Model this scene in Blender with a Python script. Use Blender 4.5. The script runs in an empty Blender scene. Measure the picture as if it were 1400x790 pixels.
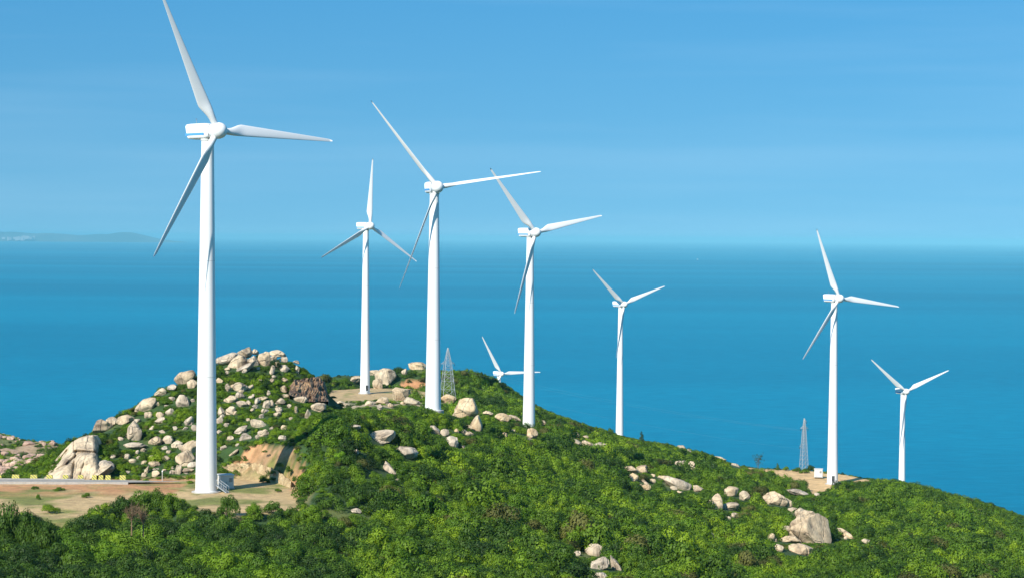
import bpy, bmesh, math, random
import numpy as np
from mathutils import Vector, Matrix, Euler
random.seed(7); rng = np.random.default_rng(11)
R = math.radians
scene = bpy.context.scene
C = scene.collection

# ------------------------------------------------------------------ camera
F = 3000.0                                     # focal length in photo pixels (1400 wide)
CAMZ = 200.0                                   # camera 200 m above the sea
PITCH = math.atan((395 - 325) / F); ROLL = R(0.42)
cam_d = bpy.data.cameras.new('camera'); cam = bpy.data.objects.new('camera', cam_d); C.objects.link(cam)
cam_d.sensor_width = 36; cam_d.lens = 36 * F / 1400; cam_d.clip_start = 1; cam_d.clip_end = 400000
CM = Matrix.Rotation(R(90) - PITCH, 4, 'X') @ Matrix.Rotation(ROLL, 4, 'Z')
cam.matrix_world = Matrix.Translation((0, 0, CAMZ)) @ CM
scene.camera = cam
CR = np.array(CM.to_3x3())

# ------------------------------------------------------------------ world, sun, exposure
SUN_EL, SUN_AZ = R(36), R(34)                  # the sun stands behind the camera, 37 degrees to its left
w = bpy.data.worlds.new('World'); scene.world = w; w.use_nodes = True
nt = w.node_tree; nt.nodes.clear()
out = nt.nodes.new('ShaderNodeOutputWorld'); bg = nt.nodes.new('ShaderNodeBackground')
sky = nt.nodes.new('ShaderNodeTexSky'); sky.sky_type = 'NISHITA'; sky.sun_disc = False
sky.sun_elevation = SUN_EL; sky.sun_rotation = R(180) + SUN_AZ
sky.altitude = 200; sky.air_density = 1.0; sky.dust_density = 0.3; sky.ozone_density = 4.0
tc = nt.nodes.new('ShaderNodeTexCoord'); sep = nt.nodes.new('ShaderNodeSeparateXYZ')
nt.links.new(tc.outputs['Generated'], sep.inputs[0])
def wmath(op, a, b=None, c=None):
    n = nt.nodes.new('ShaderNodeMath'); n.operation = op
    for i, v in enumerate((a, b, c)):
        if v is None: continue
        if isinstance(v, (int, float)): n.inputs[i].default_value = v
        else: nt.links.new(v, n.inputs[i])
    return n.outputs[0]
zz = wmath('MAXIMUM', sep.outputs[2], 0.0)
zz = wmath('ADD', wmath('MULTIPLY', zz, 1.25), 0.27)        # clear, dry air: the deep blue reaches low down
cmb = nt.nodes.new('ShaderNodeCombineXYZ')
nt.links.new(sep.outputs[0], cmb.inputs[0]); nt.links.new(sep.outputs[1], cmb.inputs[1]); nt.links.new(zz, cmb.inputs[2])
nrm = nt.nodes.new('ShaderNodeVectorMath'); nrm.operation = 'NORMALIZE'
nt.links.new(cmb.outputs[0], nrm.inputs[0]); nt.links.new(nrm.outputs[0], sky.inputs[0])
# thin veil of cirrus, long flat bands
mp = nt.nodes.new('ShaderNodeMapping'); mp.inputs['Scale'].default_value = (2.0, 2.0, 34.0)
nt.links.new(tc.outputs['Generated'], mp.inputs[0])
nz = nt.nodes.new('ShaderNodeTexNoise'); nz.inputs['Scale'].default_value = 1.3; nz.inputs['Detail'].default_value = 5
nz.inputs['Roughness'].default_value = 0.5
nt.links.new(mp.outputs[0], nz.inputs['Vector'])
veil = nt.nodes.new('ShaderNodeMapRange'); veil.inputs[1].default_value = 0.4; veil.inputs[2].default_value = 0.8
veil.inputs[3].default_value = 0.0; veil.inputs[4].default_value = 0.10
nt.links.new(nz.outputs[0], veil.inputs[0])
tint = nt.nodes.new('ShaderNodeMix'); tint.data_type = 'RGBA'; tint.blend_type = 'MULTIPLY'
tint.inputs[0].default_value = 1.0; tr_ = nt.nodes.new('ShaderNodeValToRGB'); nt.links.new(sep.outputs[2], tr_.inputs[0])      # paler and greyer low down, deeper blue above
tr_.color_ramp.elements[0].position = 0.0; tr_.color_ramp.elements[0].color = (0.68, 1.04, 0.90, 1)
tr_.color_ramp.elements[1].position = 0.16; tr_.color_ramp.elements[1].color = (0.36, 1.07, 1.15, 1)
nt.links.new(tr_.outputs[0], tint.inputs[7])
nt.links.new(sky.outputs[0], tint.inputs[6])
mxs = nt.nodes.new('ShaderNodeMix'); mxs.data_type = 'RGBA'; mxs.inputs[7].default_value = (5.5, 6.8, 7.6, 1)
nt.links.new(veil.outputs[0], mxs.inputs[0]); nt.links.new(tint.outputs[2], mxs.inputs[6])
nt.links.new(mxs.outputs[2], bg.inputs[0]); bg.inputs[1].default_value = 0.101
nt.links.new(bg.outputs[0], out.inputs[0])
sun_d = bpy.data.lights.new('sun', 'SUN'); sun_d.energy = 4.2; sun_d.angle = R(0.5); sun_d.color = (1.0, 0.93, 0.82)
sun = bpy.data.objects.new('sun', sun_d); C.objects.link(sun)
SV = Vector((-math.sin(SUN_AZ) * math.cos(SUN_EL), -math.cos(SUN_AZ) * math.cos(SUN_EL), math.sin(SUN_EL)))
sun.rotation_euler = SV.to_track_quat('Z', 'Y').to_euler(); sun.location = (0, 0, 600)
scene.view_settings.view_transform = 'Standard'; scene.view_settings.look = 'None'
scene.view_settings.gamma = 1; scene.view_settings.use_curve_mapping = False
scene.view_settings.exposure = 0.75
scene.cycles.max_bounces = 6; scene.cycles.transparent_max_bounces = 8; scene.cycles.volume_bounces = 1

# ------------------------------------------------------------------ photo geometry helpers
def ray(px, py):
    d = CR @ np.array([(px - 700) / F, -(py - 395) / F, -1.0])
    return d / d[1]                            # scaled so that one step is one metre of distance
def P(px, py, d):
    r = ray(px, py); return Vector((r[0] * d, d, CAMZ + r[2] * d))
def plane_hit(px, py, z):
    r = ray(px, py); d = (z - CAMZ) / r[2]; return Vector((r[0] * d, d, z))
def project(X, Y, Z):
    v = CR.T @ np.stack([np.ravel(X), np.ravel(Y), np.ravel(Z) - CAMZ])
    return 700 + F * v[0] / -v[2], 395 - F * v[1] / -v[2]
def in_poly(x, y, poly):
    x = np.asarray(x, float); y = np.asarray(y, float); ins = np.zeros(x.shape, bool); n = len(poly); j = n - 1
    for i in range(n):
        xi, yi = poly[i]; xj, yj = poly[j]
        c = ((yi > y) != (yj > y)) & (x < (xj - xi) * (y - yi) / ((yj - yi) + 1e-12) + xi)
        ins ^= c; j = i
    return ins
_lat = rng.random((256, 256))
def vnoise(x, y, s, k=0):
    x = np.asarray(x) / s + 37.3 * k + 1000; y = np.asarray(y) / s + 91.7 * k + 1000
    xi = np.floor(x).astype(int); yi = np.floor(y).astype(int); fx = x - xi; fy = y - yi
    fx = fx * fx * (3 - 2 * fx); fy = fy * fy * (3 - 2 * fy)
    g = lambda a, b: _lat[a % 256, b % 256]
    return (g(xi, yi) * (1 - fx) + g(xi + 1, yi) * fx) * (1 - fy) + (g(xi, yi + 1) * (1 - fx) + g(xi + 1, yi + 1) * fx) * fy
def fbm(x, y, s, k=0, o=4):
    return sum(vnoise(x, y, s / 2 ** i, k + i) * 0.5 ** i for i in range(o)) / sum(0.5 ** i for i in range(o))

# ------------------------------------------------------------------ materials
class NT:
    def __init__(s, name):
        s.m = bpy.data.materials.new(name); s.m.use_nodes = True; s.t = s.m.node_tree
        s.b = s.t.nodes['Principled BSDF']; s.o = s.t.nodes['Material Output']
    def n(s, typ, **kw):
        x = s.t.nodes.new(typ)
        for k, v in kw.items(): setattr(x, k, v)
        return x
    def l(s, a, b): s.t.links.new(a, b)
    def noise(s, scale, detail=4, rough=0.55, vec=None, dist=0):
        x = s.n('ShaderNodeTexNoise'); x.inputs['Scale'].default_value = scale; x.inputs['Detail'].default_value = detail
        x.inputs['Roughness'].default_value = rough; x.inputs['Distortion'].default_value = dist
        if vec is not None: s.l(vec, x.inputs['Vector'])
        return x.outputs[0]
    def ramp(s, fac, stops):
        x = s.n('ShaderNodeValToRGB'); e = x.color_ramp.elements
        while len(e) < len(stops): e.new(0.5)
        for i, (p, c) in enumerate(stops): e[i].position = p; e[i].color = (*c, 1)
        s.l(fac, x.inputs[0]); return x.outputs[0]
    def mix(s, fac, a, b, mode='MIX'):
        x = s.n('ShaderNodeMix', data_type='RGBA', blend_type=mode)
        for i, v in ((0, fac), (6, a), (7, b)):
            if isinstance(v, (int, float)): x.inputs[i].default_value = v
            elif isinstance(v, tuple): x.inputs[i].default_value = (*v, 1)
            else: s.l(v, x.inputs[i])
        return x.outputs[2]
    def math(s, op, a, b=0.0):
        x = s.n('ShaderNodeMath', operation=op)
        for i, v in ((0, a), (1, b)):
            if isinstance(v, (int, float)): x.inputs[i].default_value = v
            else: s.l(v, x.inputs[i])
        return x.outputs[0]
    def maprange(s, v, a, b, c=0.0, d=1.0):
        x = s.n('ShaderNodeMapRange'); s.l(v, x.inputs[0])
        for i, q in enumerate((a, b, c, d)): x.inputs[i + 1].default_value = q
        return x.outputs[0]
    def pos(s): return s.n('ShaderNodeNewGeometry').outputs['Position']
    def obj(s): return s.n('ShaderNodeTexCoord').outputs['Object']
    def scaled(s, vec, sc):
        x = s.n('ShaderNodeMapping'); x.inputs['Scale'].default_value = sc; s.l(vec, x.inputs[0]); return x.outputs[0]
    def bump(s, h, strength, dist):
        x = s.n('ShaderNodeBump'); x.inputs['Strength'].default_value = strength; x.inputs['Distance'].default_value = dist
        s.l(h, x.inputs['Height']); s.l(x.outputs[0], s.b.inputs['Normal'])
    def base(s, c):
        if isinstance(c, tuple): s.b.inputs['Base Color'].default_value = (*c, 1)
        else: s.l(c, s.b.inputs['Base Color'])
    def set(s, **kw):
        for k, v in kw.items(): s.b.inputs[k.replace('_', ' ')].default_value = v
        return s.m

def mat_rock(name, dark, mid, light, sc=1.0):
    t = NT(name); p = t.pos()
    rnd = t.n('ShaderNodeObjectInfo').outputs['Random']
    a = t.noise(0.35 * sc, 6, 0.62, p); b = t.noise(2.2 * sc, 5, 0.65, p)
    base = t.ramp(a, [(0.30, dark), (0.46, mid), (0.66, light)])
    warm = t.mix(t.math('MULTIPLY', rnd, 0.6), base, t.mix(1.0, base, (1.0, 0.90, 0.76), 'MULTIPLY'))
    st = t.noise(1.0 * sc, 4, 0.6, t.scaled(p, (1.5, 1.5, 0.22)))      # dark rain streaks
    warm = t.mix(t.maprange(st, 0.50, 0.70, 0, 0.65), warm, (0.10, 0.09, 0.08))
    v = t.n('ShaderNodeTexVoronoi', feature='DISTANCE_TO_EDGE'); v.inputs['Scale'].default_value = 0.16 * sc
    wp = t.n('ShaderNodeVectorMath', operation='ADD'); t.l(p, wp.inputs[0])
    nn = t.n('ShaderNodeTexNoise'); nn.inputs['Scale'].default_value = 0.8; nn.inputs['Detail'].default_value = 3
    t.l(p, nn.inputs['Vector']); t.l(nn.outputs[1], wp.inputs[1]); t.l(wp.outputs[0], v.inputs['Vector'])
    crack = t.maprange(v.outputs[0], 0.0, 0.022, 1.0, 0.0)
    t.base(t.mix(t.math('MULTIPLY', crack, 0.22), warm, (0.05, 0.045, 0.035)))
    h = t.math('ADD', t.math('ADD', t.math('MULTIPLY', a, 0.8), t.math('MULTIPLY', b, 0.35)), t.math('MULTIPLY', crack, -0.5))
    t.bump(h, 0.8, 0.5); return t.set(Roughness=0.9)
M = {}
M['granite'] = mat_rock('granite', (0.17, 0.125, 0.09), (0.45, 0.36, 0.25), (0.63, 0.52, 0.37))
M['pale_rock'] = mat_rock('pale_granite', (0.17, 0.14, 0.11), (0.42, 0.35, 0.27), (0.60, 0.515, 0.40))
M['warm_rock'] = mat_rock('warm_granite', (0.32, 0.21, 0.12), (0.52, 0.40, 0.25), (0.66, 0.54, 0.37))
M['brown_rock'] = mat_rock('cut_brown_rock', (0.06, 0.034, 0.022), (0.17, 0.10, 0.06), (0.46, 0.30, 0.16), 1.0)
M['pink_rock'] = mat_rock('pink_rock', (0.20, 0.12, 0.10), (0.42, 0.27, 0.20), (0.58, 0.42, 0.32), 0.5)

def mat_leaf(name, stops, transl=0.2):
    t = NT(name); inf = t.n('ShaderNodeObjectInfo'); p = t.pos()
    f = t.math('ADD', t.math('MULTIPLY', inf.outputs['Random'], 0.48), t.math('MULTIPLY', t.noise(0.04, 3, 0.6, p), 0.78))
    g = t.math('ADD', f, t.math('MULTIPLY', t.math('SUBTRACT', t.noise(0.9, 2, 0.5, p), 0.5), 0.45))
    col = t.ramp(g, stops); t.base(col)
    tr = t.n('ShaderNodeBsdfTranslucent'); t.l(t.mix(1.0, col, (1.25, 1.3, 0.5), 'MULTIPLY'), tr.inputs[0])
    mx = t.n('ShaderNodeMixShader'); mx.inputs[0].default_value = transl
    t.l(t.b.outputs[0], mx.inputs[1]); t.l(tr.outputs[0], mx.inputs[2]); t.l(mx.outputs[0], t.o.inputs[0])
    t.b.inputs['Specular IOR Level'].default_value = 0.25
    return t.set(Roughness=0.6)
M['leaf_scrub'] = mat_leaf('scrub_leaves', [(0.25, (0.014, 0.037, 0.0037)), (0.45, (0.043, 0.094, 0.0050)), (0.66, (0.102, 0.181, 0.0066)), (0.88, (0.194, 0.292, 0.0092))])
M['leaf_dark'] = mat_leaf('dark_leaves', [(0.25, (0.012, 0.032, 0.0043)), (0.6, (0.035, 0.079, 0.0069)), (0.9, (0.077, 0.145, 0.0092))], 0.22)
M['leaf_mid'] = mat_leaf('green_leaves', [(0.25, (0.024, 0.060, 0.0037)), (0.6, (0.065, 0.130, 0.0062)), (0.9, (0.125, 0.219, 0.0083))])
M['leaf_bright'] = mat_leaf('bright_leaves', [(0.25, (0.037, 0.088, 0.0037)), (0.6, (0.088, 0.175, 0.0062)), (0.9, (0.167, 0.271, 0.0110))])
M['leaf_dry'] = mat_leaf('dry_olive_leaves', [(0.25, (0.043, 0.051, 0.0099)), (0.9, (0.128, 0.132, 0.0276))])
M['leaf_yellow'] = mat_leaf('yellow_green_leaves', [(0.25, (0.12, 0.26, 0.01)), (0.9, (0.20, 0.36, 0.015))])
M['leaf_orange'] = mat_leaf('orange_leaves', [(0.25, (0.22, 0.14, 0.01)), (0.6, (0.38, 0.22, 0.01)), (0.9, (0.2, 0.25, 0.01))])
M['leaf_red'] = mat_leaf('red_brown_leaves', [(0.25, (0.12, 0.035, 0.02)), (0.9, (0.22, 0.06, 0.03))])
M['leaf_blue'] = mat_leaf('blue_green_needles', [(0.25, (0.018, 0.055, 0.028)), (0.9, (0.035, 0.09, 0.045))], 0.15)
M['bark'] = NT('bark').set(Roughness=0.9, Base_Color=(0.11, 0.085, 0.06, 1))
M['dead_twig'] = NT('dead_twigs').set(Roughness=0.9, Base_Color=(0.20, 0.13, 0.07, 1))

t = NT('white_paint'); p = t.obj()
g = t.noise(0.5, 4, 0.6, t.scaled(p, (1.2, 1.2, 0.12)))
t.base(t.ramp(g, [(0.35, (0.76, 0.76, 0.75)), (0.6, (0.81, 0.81, 0.81))])); M['white'] = t.set(Roughness=0.38)
t = NT('blade_paint'); g = t.noise(0.3, 3, 0.6, t.obj())
t.base(t.ramp(g, [(0.35, (0.76, 0.76, 0.76)), (0.65, (0.74, 0.74, 0.74))])); M['blade'] = t.set(Roughness=0.4)
M['stripe'] = NT('blue_stripe_paint').set(Roughness=0.4, Base_Color=(0.09, 0.30, 0.62, 1))
M['seam'] = NT('flange_paint').set(Roughness=0.5, Base_Color=(0.62, 0.62, 0.60, 1))
M['dark_metal'] = NT('dark_metal').set(Roughness=0.5, Base_Color=(0.06, 0.065, 0.07, 1), Metallic=0.3)
M['galv'] = NT('galvanised_steel').set(Roughness=0.5, Base_Color=(0.38, 0.41, 0.43, 1), Metallic=0.25)
t = NT('concrete'); t.base(t.ramp(t.noise(1.5, 5, 0.6, t.pos()), [(0.3, (0.33, 0.31, 0.28)), (0.7, (0.50, 0.48, 0.44))])); M['concrete'] = t.set(Roughness=0.9)
t = NT('cabin_panels'); wv = t.n('ShaderNodeTexWave', bands_direction='X'); wv.inputs['Scale'].default_value = 1.6; t.l(t.obj(), wv.inputs['Vector'])
t.base(t.mix(t.math('MULTIPLY', wv.outputs[1], 0.12), (0.62, 0.62, 0.61), (0.42, 0.42, 0.41))); t.bump(wv.outputs[1], 0.5, 0.05); M['cabin'] = t.set(Roughness=0.55)
M['cabin_roof'] = NT('cabin_roof').set(Roughness=0.6, Base_Color=(0.55, 0.56, 0.56, 1))
t = NT('asphalt'); t.base(t.ramp(t.noise(0.8, 6, 0.6, t.pos()), [(0.3, (0.22, 0.20, 0.18)), (0.7, (0.34, 0.32, 0.29))])); M['road'] = t.set(Roughness=0.9)
t = NT('kerb_stone'); t.base(t.ramp(t.noise(2, 4, 0.6, t.pos()), [(0.3, (0.30, 0.28, 0.25)), (0.7, (0.42, 0.39, 0.35))])); M['kerb'] = t.set(Roughness=0.9)
t = NT('yellow_black_blocks'); x = t.n('ShaderNodeTexWave', bands_direction='DIAGONAL', wave_profile='SIN'); x.inputs['Scale'].default_value = 1.1
t.l(t.obj(), x.inputs['Vector']); t.base(t.ramp(x.outputs[1], [(0.2, (0.16, 0.15, 0.09)), (0.42, (0.56, 0.50, 0.09))])); M['guard'] = t.set(Roughness=0.7)
M['boat'] = NT('boat_hull').set(Roughness=0.4, Base_Color=(0.8, 0.8, 0.8, 1))
M['glass'] = NT('dark_glass').set(Roughness=0.1, Base_Color=(0.02, 0.03, 0.04, 1))
t = NT('cut_stone_wall'); p = t.obj(); br = t.n('ShaderNodeTexBrick'); br.inputs['Scale'].default_value = 2.0
t.l(t.scaled(p, (1, 1, 1)), br.inputs['Vector'])
c1 = t.ramp(t.noise(0.9, 5, 0.65, t.pos()), [(0.3, (0.26, 0.17, 0.09)), (0.52, (0.45, 0.33, 0.18)), (0.7, (0.56, 0.45, 0.28))])
v = t.n('ShaderNodeTexVoronoi', feature='DISTANCE_TO_EDGE'); v.inputs['Scale'].default_value = 1.7; t.l(t.pos(), v.inputs['Vector'])
ck = t.maprange(v.outputs[0], 0, 0.06, 1, 0); t.base(t.mix(t.math('MULTIPLY', ck, 0.35), c1, (0.12, 0.09, 0.06)))
t.bump(t.math('MULTIPLY', ck, -1.0), 0.6, 0.2); M['cutwall'] = t.set(Roughness=0.95)

# ground material: colour from the painted soil map, broken up by noise
t = NT('hillside_ground'); at = t.n('ShaderNodeAttribute'); at.attribute_name = 'soil'
n1 = t.noise(0.55, 6, 0.68, t.pos()); n2 = t.noise(2.4, 4, 0.6, t.pos())
col = t.mix(1.0, at.outputs['Color'], t.ramp(n1, [(0.3, (0.62, 0.60, 0.56)), (0.55, (1.0, 1.0, 1.0)), (0.75, (1.25, 1.22, 1.15))]), 'MULTIPLY')
t.base(col); t.bump(t.math('ADD', n1, t.math('MULTIPLY', n2, 0.4)), 0.7, 0.5); M['ground'] = t.set(Roughness=0.95)

# sea: deep blue water, wind waves, streaks and ripples as lighter and darker blue in the colour
t = NT('sea_water'); p = t.pos()
s1 = t.noise(1.0, 4, 0.55, t.scaled(p, (1 / 5200, 1 / 1500, 1))); s2 = t.noise(1.0, 3, 0.5, t.scaled(p, (1 / 16000, 1 / 3500, 1)))
f = t.math('ADD', t.math('MULTIPLY', s1, 0.5), t.math('MULTIPLY', s2, 0.5))
rip = t.noise(1.0, 4, 0.66, t.scaled(p, (1 / 34, 1 / 16, 1)))
f = t.math('ADD', f, t.math('MULTIPLY', t.math('SUBTRACT', rip, 0.5), 0.45))
t.base(t.ramp(f, [(0.35, (0.0, 0.130, 0.228)), (0.5, (0.0, 0.172, 0.292)), (0.66, (0.0, 0.225, 0.36))]))
wv1 = t.noise(1.0, 5, 0.65, t.scaled(p, (1 / 11, 1 / 7, 1)))
t.bump(wv1, 0.55, 1.2)
t.b.inputs['Specular IOR Level'].default_value = 0.06; M['sea'] = t.set(Roughness=0.45)
t = NT('far_island_ground'); t.base(t.ramp(t.noise(0.0006, 5, 0.6, t.pos()), [(0.4, (0.03, 0.06, 0.05)), (0.62, (0.10, 0.11, 0.08))])); M['island'] = t.set(Roughness=1.0)
t = NT('far_town_walls'); M['town'] = t.set(Roughness=0.8, Base_Color=(0.33, 0.31, 0.30, 1))

# ------------------------------------------------------------------ object helpers
def tag(o, label=None, cat=None, group=None, kind=None):
    if label: o['label'] = label
    if cat: o['category'] = cat
    if group: o['group'] = group
    if kind: o['kind'] = kind
    return o
def empty(name, loc, rz=0.0):
    o = bpy.data.objects.new(name, None); C.objects.link(o); o.location = loc; o.rotation_euler = (0, 0, rz); return o
def mesh_obj(name, verts, faces, mat, parent=None, smooth=False):
    me = bpy.data.meshes.new(name); me.from_pydata([tuple(v) for v in verts], [], [tuple(f) for f in faces]); me.update()
    if mat: me.materials.append(mat)
    if smooth: me.polygons.foreach_set('use_smooth', [True] * len(me.polygons))
    o = bpy.data.objects.new(name, me); C.objects.link(o)
    if parent: o.parent = parent
    return o
class MB:
    def __init__(s): s.v = []; s.f = []
    def add(s, v, f):
        n = len(s.v); s.v += [tuple(q) for q in v]; s.f += [tuple(i + n for i in q) for q in f]
    def box(s, c, d, rot=None, bev=0.0):
        x, y, z = (q / 2 for q in d); m = rot or Matrix.Identity(3); c = Vector(c)
        vs = [Vector((sx * x, sy * y, sz * z)) for sz in (-1, 1) for sy in (-1, 1) for sx in (-1, 1)]
        s.add([c + m @ v for v in vs], [(0, 2, 3, 1), (4, 5, 7, 6), (0, 1, 5, 4), (2, 6, 7, 3), (0, 4, 6, 2), (1, 3, 7, 5)])
    def bar(s, a, b, r, n=4, r2=None):
        a = Vector(a); b = Vector(b); d = (b - a).normalized(); r2 = r if r2 is None else r2
        u = d.cross(Vector((0, 0, 1)) if abs(d.z) < 0.9 else Vector((1, 0, 0))).normalized(); v = d.cross(u)
        ring = lambda c, q: [c + (u * math.cos(2 * math.pi * k / n) + v * math.sin(2 * math.pi * k / n)) * q for k in range(n)]
        s.add(ring(a, r) + ring(b, r2), [(k, (k + 1) % n, n + (k + 1) % n, n + k) for k in range(n)] + [tuple(range(n))[::-1], tuple(range(n, 2 * n))])
    def lathe(s, prof, n=32, c=(0, 0, 0)):
        c = Vector(c); vs = []; fs = []
        for (r, z) in prof:
            for k in range(n): vs.append(c + Vector((r * math.cos(2 * math.pi * k / n), r * math.sin(2 * math.pi * k / n), z)))
        for i in range(len(prof) - 1):
            for k in range(n): fs.append((i * n + k, i * n + (k + 1) % n, (i + 1) * n + (k + 1) % n, (i + 1) * n + k))
        fs.append(tuple(range(n))[::-1]); fs.append(tuple((len(prof) - 1) * n + k for k in range(n)))
        s.add(vs, fs)
    def build(s, name, mat, parent=None, smooth=False):
        o = mesh_obj(name, s.v, s.f, mat, parent, smooth)
        if smooth:
            me = o.data; ang = R(35)
            try: me.set_sharp_from_angle(angle=ang)
            except Exception: pass
        return o

# ------------------------------------------------------------------ terrain
Z_T1 = P(282, 672, 396).z; Z_T2 = P(500, 538, 850).z; Z_T6 = P(1138, 661, 790).z
def W(px, py, d, drop=0.0):
    q = P(px, py, d); return (q.x, q.y, q.z - drop)
cp = [W(*a) for a in [
 (-150,800,250,5),(0,792,250,5),(200,792,250,5),(400,792,262,5),(550,795,285,3.5),(700,795,300,2.8),(900,795,330,2.8),(1100,795,360,2.8),(1300,795,380,2.8),(1500,795,395,2.8),
 (0,745,300,5),(200,740,305,5),(350,745,310,5),(470,745,320,3.5),(-150,745,300,5),
 (0,712,342,3.5),(120,708,345,3.5),(230,704,350,4),(330,708,348,3.5),(420,700,356,3),
 (550,700,370,2.5),(700,700,400,2.3),(850,712,410,2.3),(1000,720,450,2.3),(1150,775,420,2.3),(1300,745,480,2.3),(1400,742,500,2.3),(1520,760,500,2.3),
 (450,660,378,2),(435,622,396,2),(440,592,412,1.5),(440,562,430,2),(480,566,445,2.2),(520,580,460,2),(555,574,500,1.8),(592,566,550,1.0),(540,640,440,1.5),
 (600,625,460,2),(700,645,500,2),(800,655,540,1.8),(640,585,590,0.8),(660,562,625,1),(652,598,570,0.8),(725,585,700,0.3),(700,604,640,0.6),
 (770,602,690,0.8),(824,618,660,0.5),(850,640,620,1.3),(880,668,580,1),(950,652,640,1),(927,672,600,0.6),(1000,664,690,1.3),(1000,702,550,0.6),(1063,692,590,0.6),
 (1110,742,500,0.4),(1060,752,485,0.4),(1200,722,560,1.8),(1200,692,640,1.8),(1300,702,620,1.8),(930,700,520,1.5),
 (1100,682,735,2),(1050,664,765,1.5),(1150,677,738,2),(1190,670,748,2),(1020,641,835,0),(1100,645,820,0),(1190,660,785,0),(1138,668,765,0),(1060,650,800,0),(1233,662,765,2.5),(1262,670,745,3),(1290,680,730,3),(1350,699,700,3),(1400,720,670,3),(1480,755,640,3),
 (740,565,880,2),(790,583,930,1.8),(847,603,1010,1),(872,606,985,1),(905,608,960,1),(960,621,920,1),(1010,638,870,0.6),
 (455,526,900,1.2),(480,522,905,1),(520,514,915,0.8),(571,502,935,0.2),(553,506,935,.2),(595,504,940,.3),(640,508,950,1.8),(690,528,930,1.8),(612,545,800,0.3),(548,548,800,0.5),(660,535,850,2),(720,560,840,1.8),
 (402,508,484,0.4),(430,517,492,0.4),(449,548,500,0),(402,548,461,0),(422,551,464,0),(440,553,470,0),(400,540,560,0),(430,556,560,0),(375,503,505,.4),(475,552,700,0),
 (430,557,470,.5),(455,562,480,.5),(455,562,520,.5),(485,570,492,.5),(485,570,530,.5),(515,574,510,.5),(515,574,550,.5),(470,572,560,0),(440,566,560,0),(440,560,660,0),(520,575,600,0),(470,568,680,0),(545,570,680,0),(470,540,840,0),(560,540,840,0),(500,551,800,0),(455,552,780,0),(340,492,485,0.3),(305,496,482,0.3),(380,488,490,0.1),(395,495,492,0.1),(408,503,494,.2),(280,515,474,0.3),(252,527,468,0.3),(225,538,462,0.3),(201,562,455,0.4),(154,585,442,0.3),(120,603,432,0.2),(85,628,424,0),
 (0,660,440,2),(-150,662,440,2),(60,657,418,0),(150,657,415,0),(250,655,415,0),(200,612,432,0.6),(250,602,434,0.6),(200,580,447,.5),(250,562,447,0.6),(300,562,447,0.6),(350,560,447,0.6),(400,555,452,0.6),
 (330,522,468,0.6),(290,610,426,0.6),(330,600,426,.5),(355,612,417,0),(385,618,413,0),(405,640,402,0),(390,585,432,.6),(310,636,414,0),
 (0,618,980,0),(30,604,1040,0),(75,610,1000,0),(110,622,960,0),(60,640,860,0),(-100,600,1020,0),(0,650,800,0),
]]
rel = lambda x, y, z: (x, y, CAMZ + z)
cp += [rel(x, 60, -26) for x in (-100, -30, 30, 100)] + [rel(x, 150, -35) for x in (-90, -30, 30, 100)] + [rel(x, 215, -42 - max(x, 0) * .08) for x in (-80, -40, 0, 40, 90)]
cp += [(cp[0][0] - 60, 300, CAMZ - 60), (-150, 400, CAMZ - 70), (-160, 470, CAMZ - 105), (-120, 520, CAMZ - 100), (-110, 560, CAMZ - 88), (-75, 600, CAMZ - 75), (-40, 640, CAMZ - 66), (-60, 720, CAMZ - 84), (-110, 700, CAMZ - 150),
       (-140, 800, CAMZ - 150), (-60, 900, CAMZ - 100), (-100, 1000, CAMZ - 150), (-330, 900, CAMZ - 150), (-330, 500, CAMZ - 150), (-300, 250, CAMZ - 100), (-230, 1180, CAMZ - 175), (-120, 1250, CAMZ - 185),
       (0, 1060, CAMZ - 105), (20, 1200, CAMZ - 150), (55, 1110, CAMZ - 103), (60, 1250, CAMZ - 160), (130, 980, CAMZ - 125), (150, 1100, CAMZ - 150), (200, 1070, CAMZ - 140), (220, 900, CAMZ - 118), (240, 780, CAMZ - 112),
       (180, 870, CAMZ - 108), (260, 1200, CAMZ - 190), (330, 950, CAMZ - 160), (300, 700, CAMZ - 120), (260, 560, CAMZ - 95), (240, 400, CAMZ - 85), (200, 250, CAMZ - 65), (330, 450, CAMZ - 110),
       (-6, 1320, CAMZ - 151), (100, 1420, CAMZ - 195), (-60, 1420, CAMZ - 195), (350, 1300, CAMZ - 205), (-300, 1350, CAMZ - 205), (0, -20, CAMZ - 8), (-100, -40, CAMZ - 20), (100, -40, CAMZ - 20)]
T5B = P(847, 600, 1080); cp.append((T5B.x, T5B.y, T5B.z - 2))
T8_Z = CAMZ - 152
cp = np.array(cp)
def seg(a, b, s): return np.arange(a, b, s)
gx = np.concatenate([seg(-420, -170, 10), seg(-170, -110, 3), seg(-110, -18, 1.0), seg(-18, 200, 2.0), seg(200, 300, 4), seg(300, 421, 10)])
gy = np.concatenate([seg(-60, 220, 8), seg(220, 350, 3), seg(350, 500, 1.0), seg(500, 1000, 2.5), seg(1000, 1120, 4), seg(1120, 1501, 12)])
def rbf_fit(pts):
    xy = pts[:, :2] / 100; D = np.hypot(xy[:, None, 0] - xy[None, :, 0], xy[:, None, 1] - xy[None, :, 1])
    n = len(pts); A = np.zeros((n + 3, n + 3)); A[:n, :n] = -D - np.eye(n) * 0.004
    Q = np.c_[np.ones(n), xy]; A[:n, n:] = Q; A[n:, :n] = Q.T
    return xy, np.linalg.solve(A, np.r_[pts[:, 2], 0, 0, 0])
RXY, RW = rbf_fit(cp)
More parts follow.
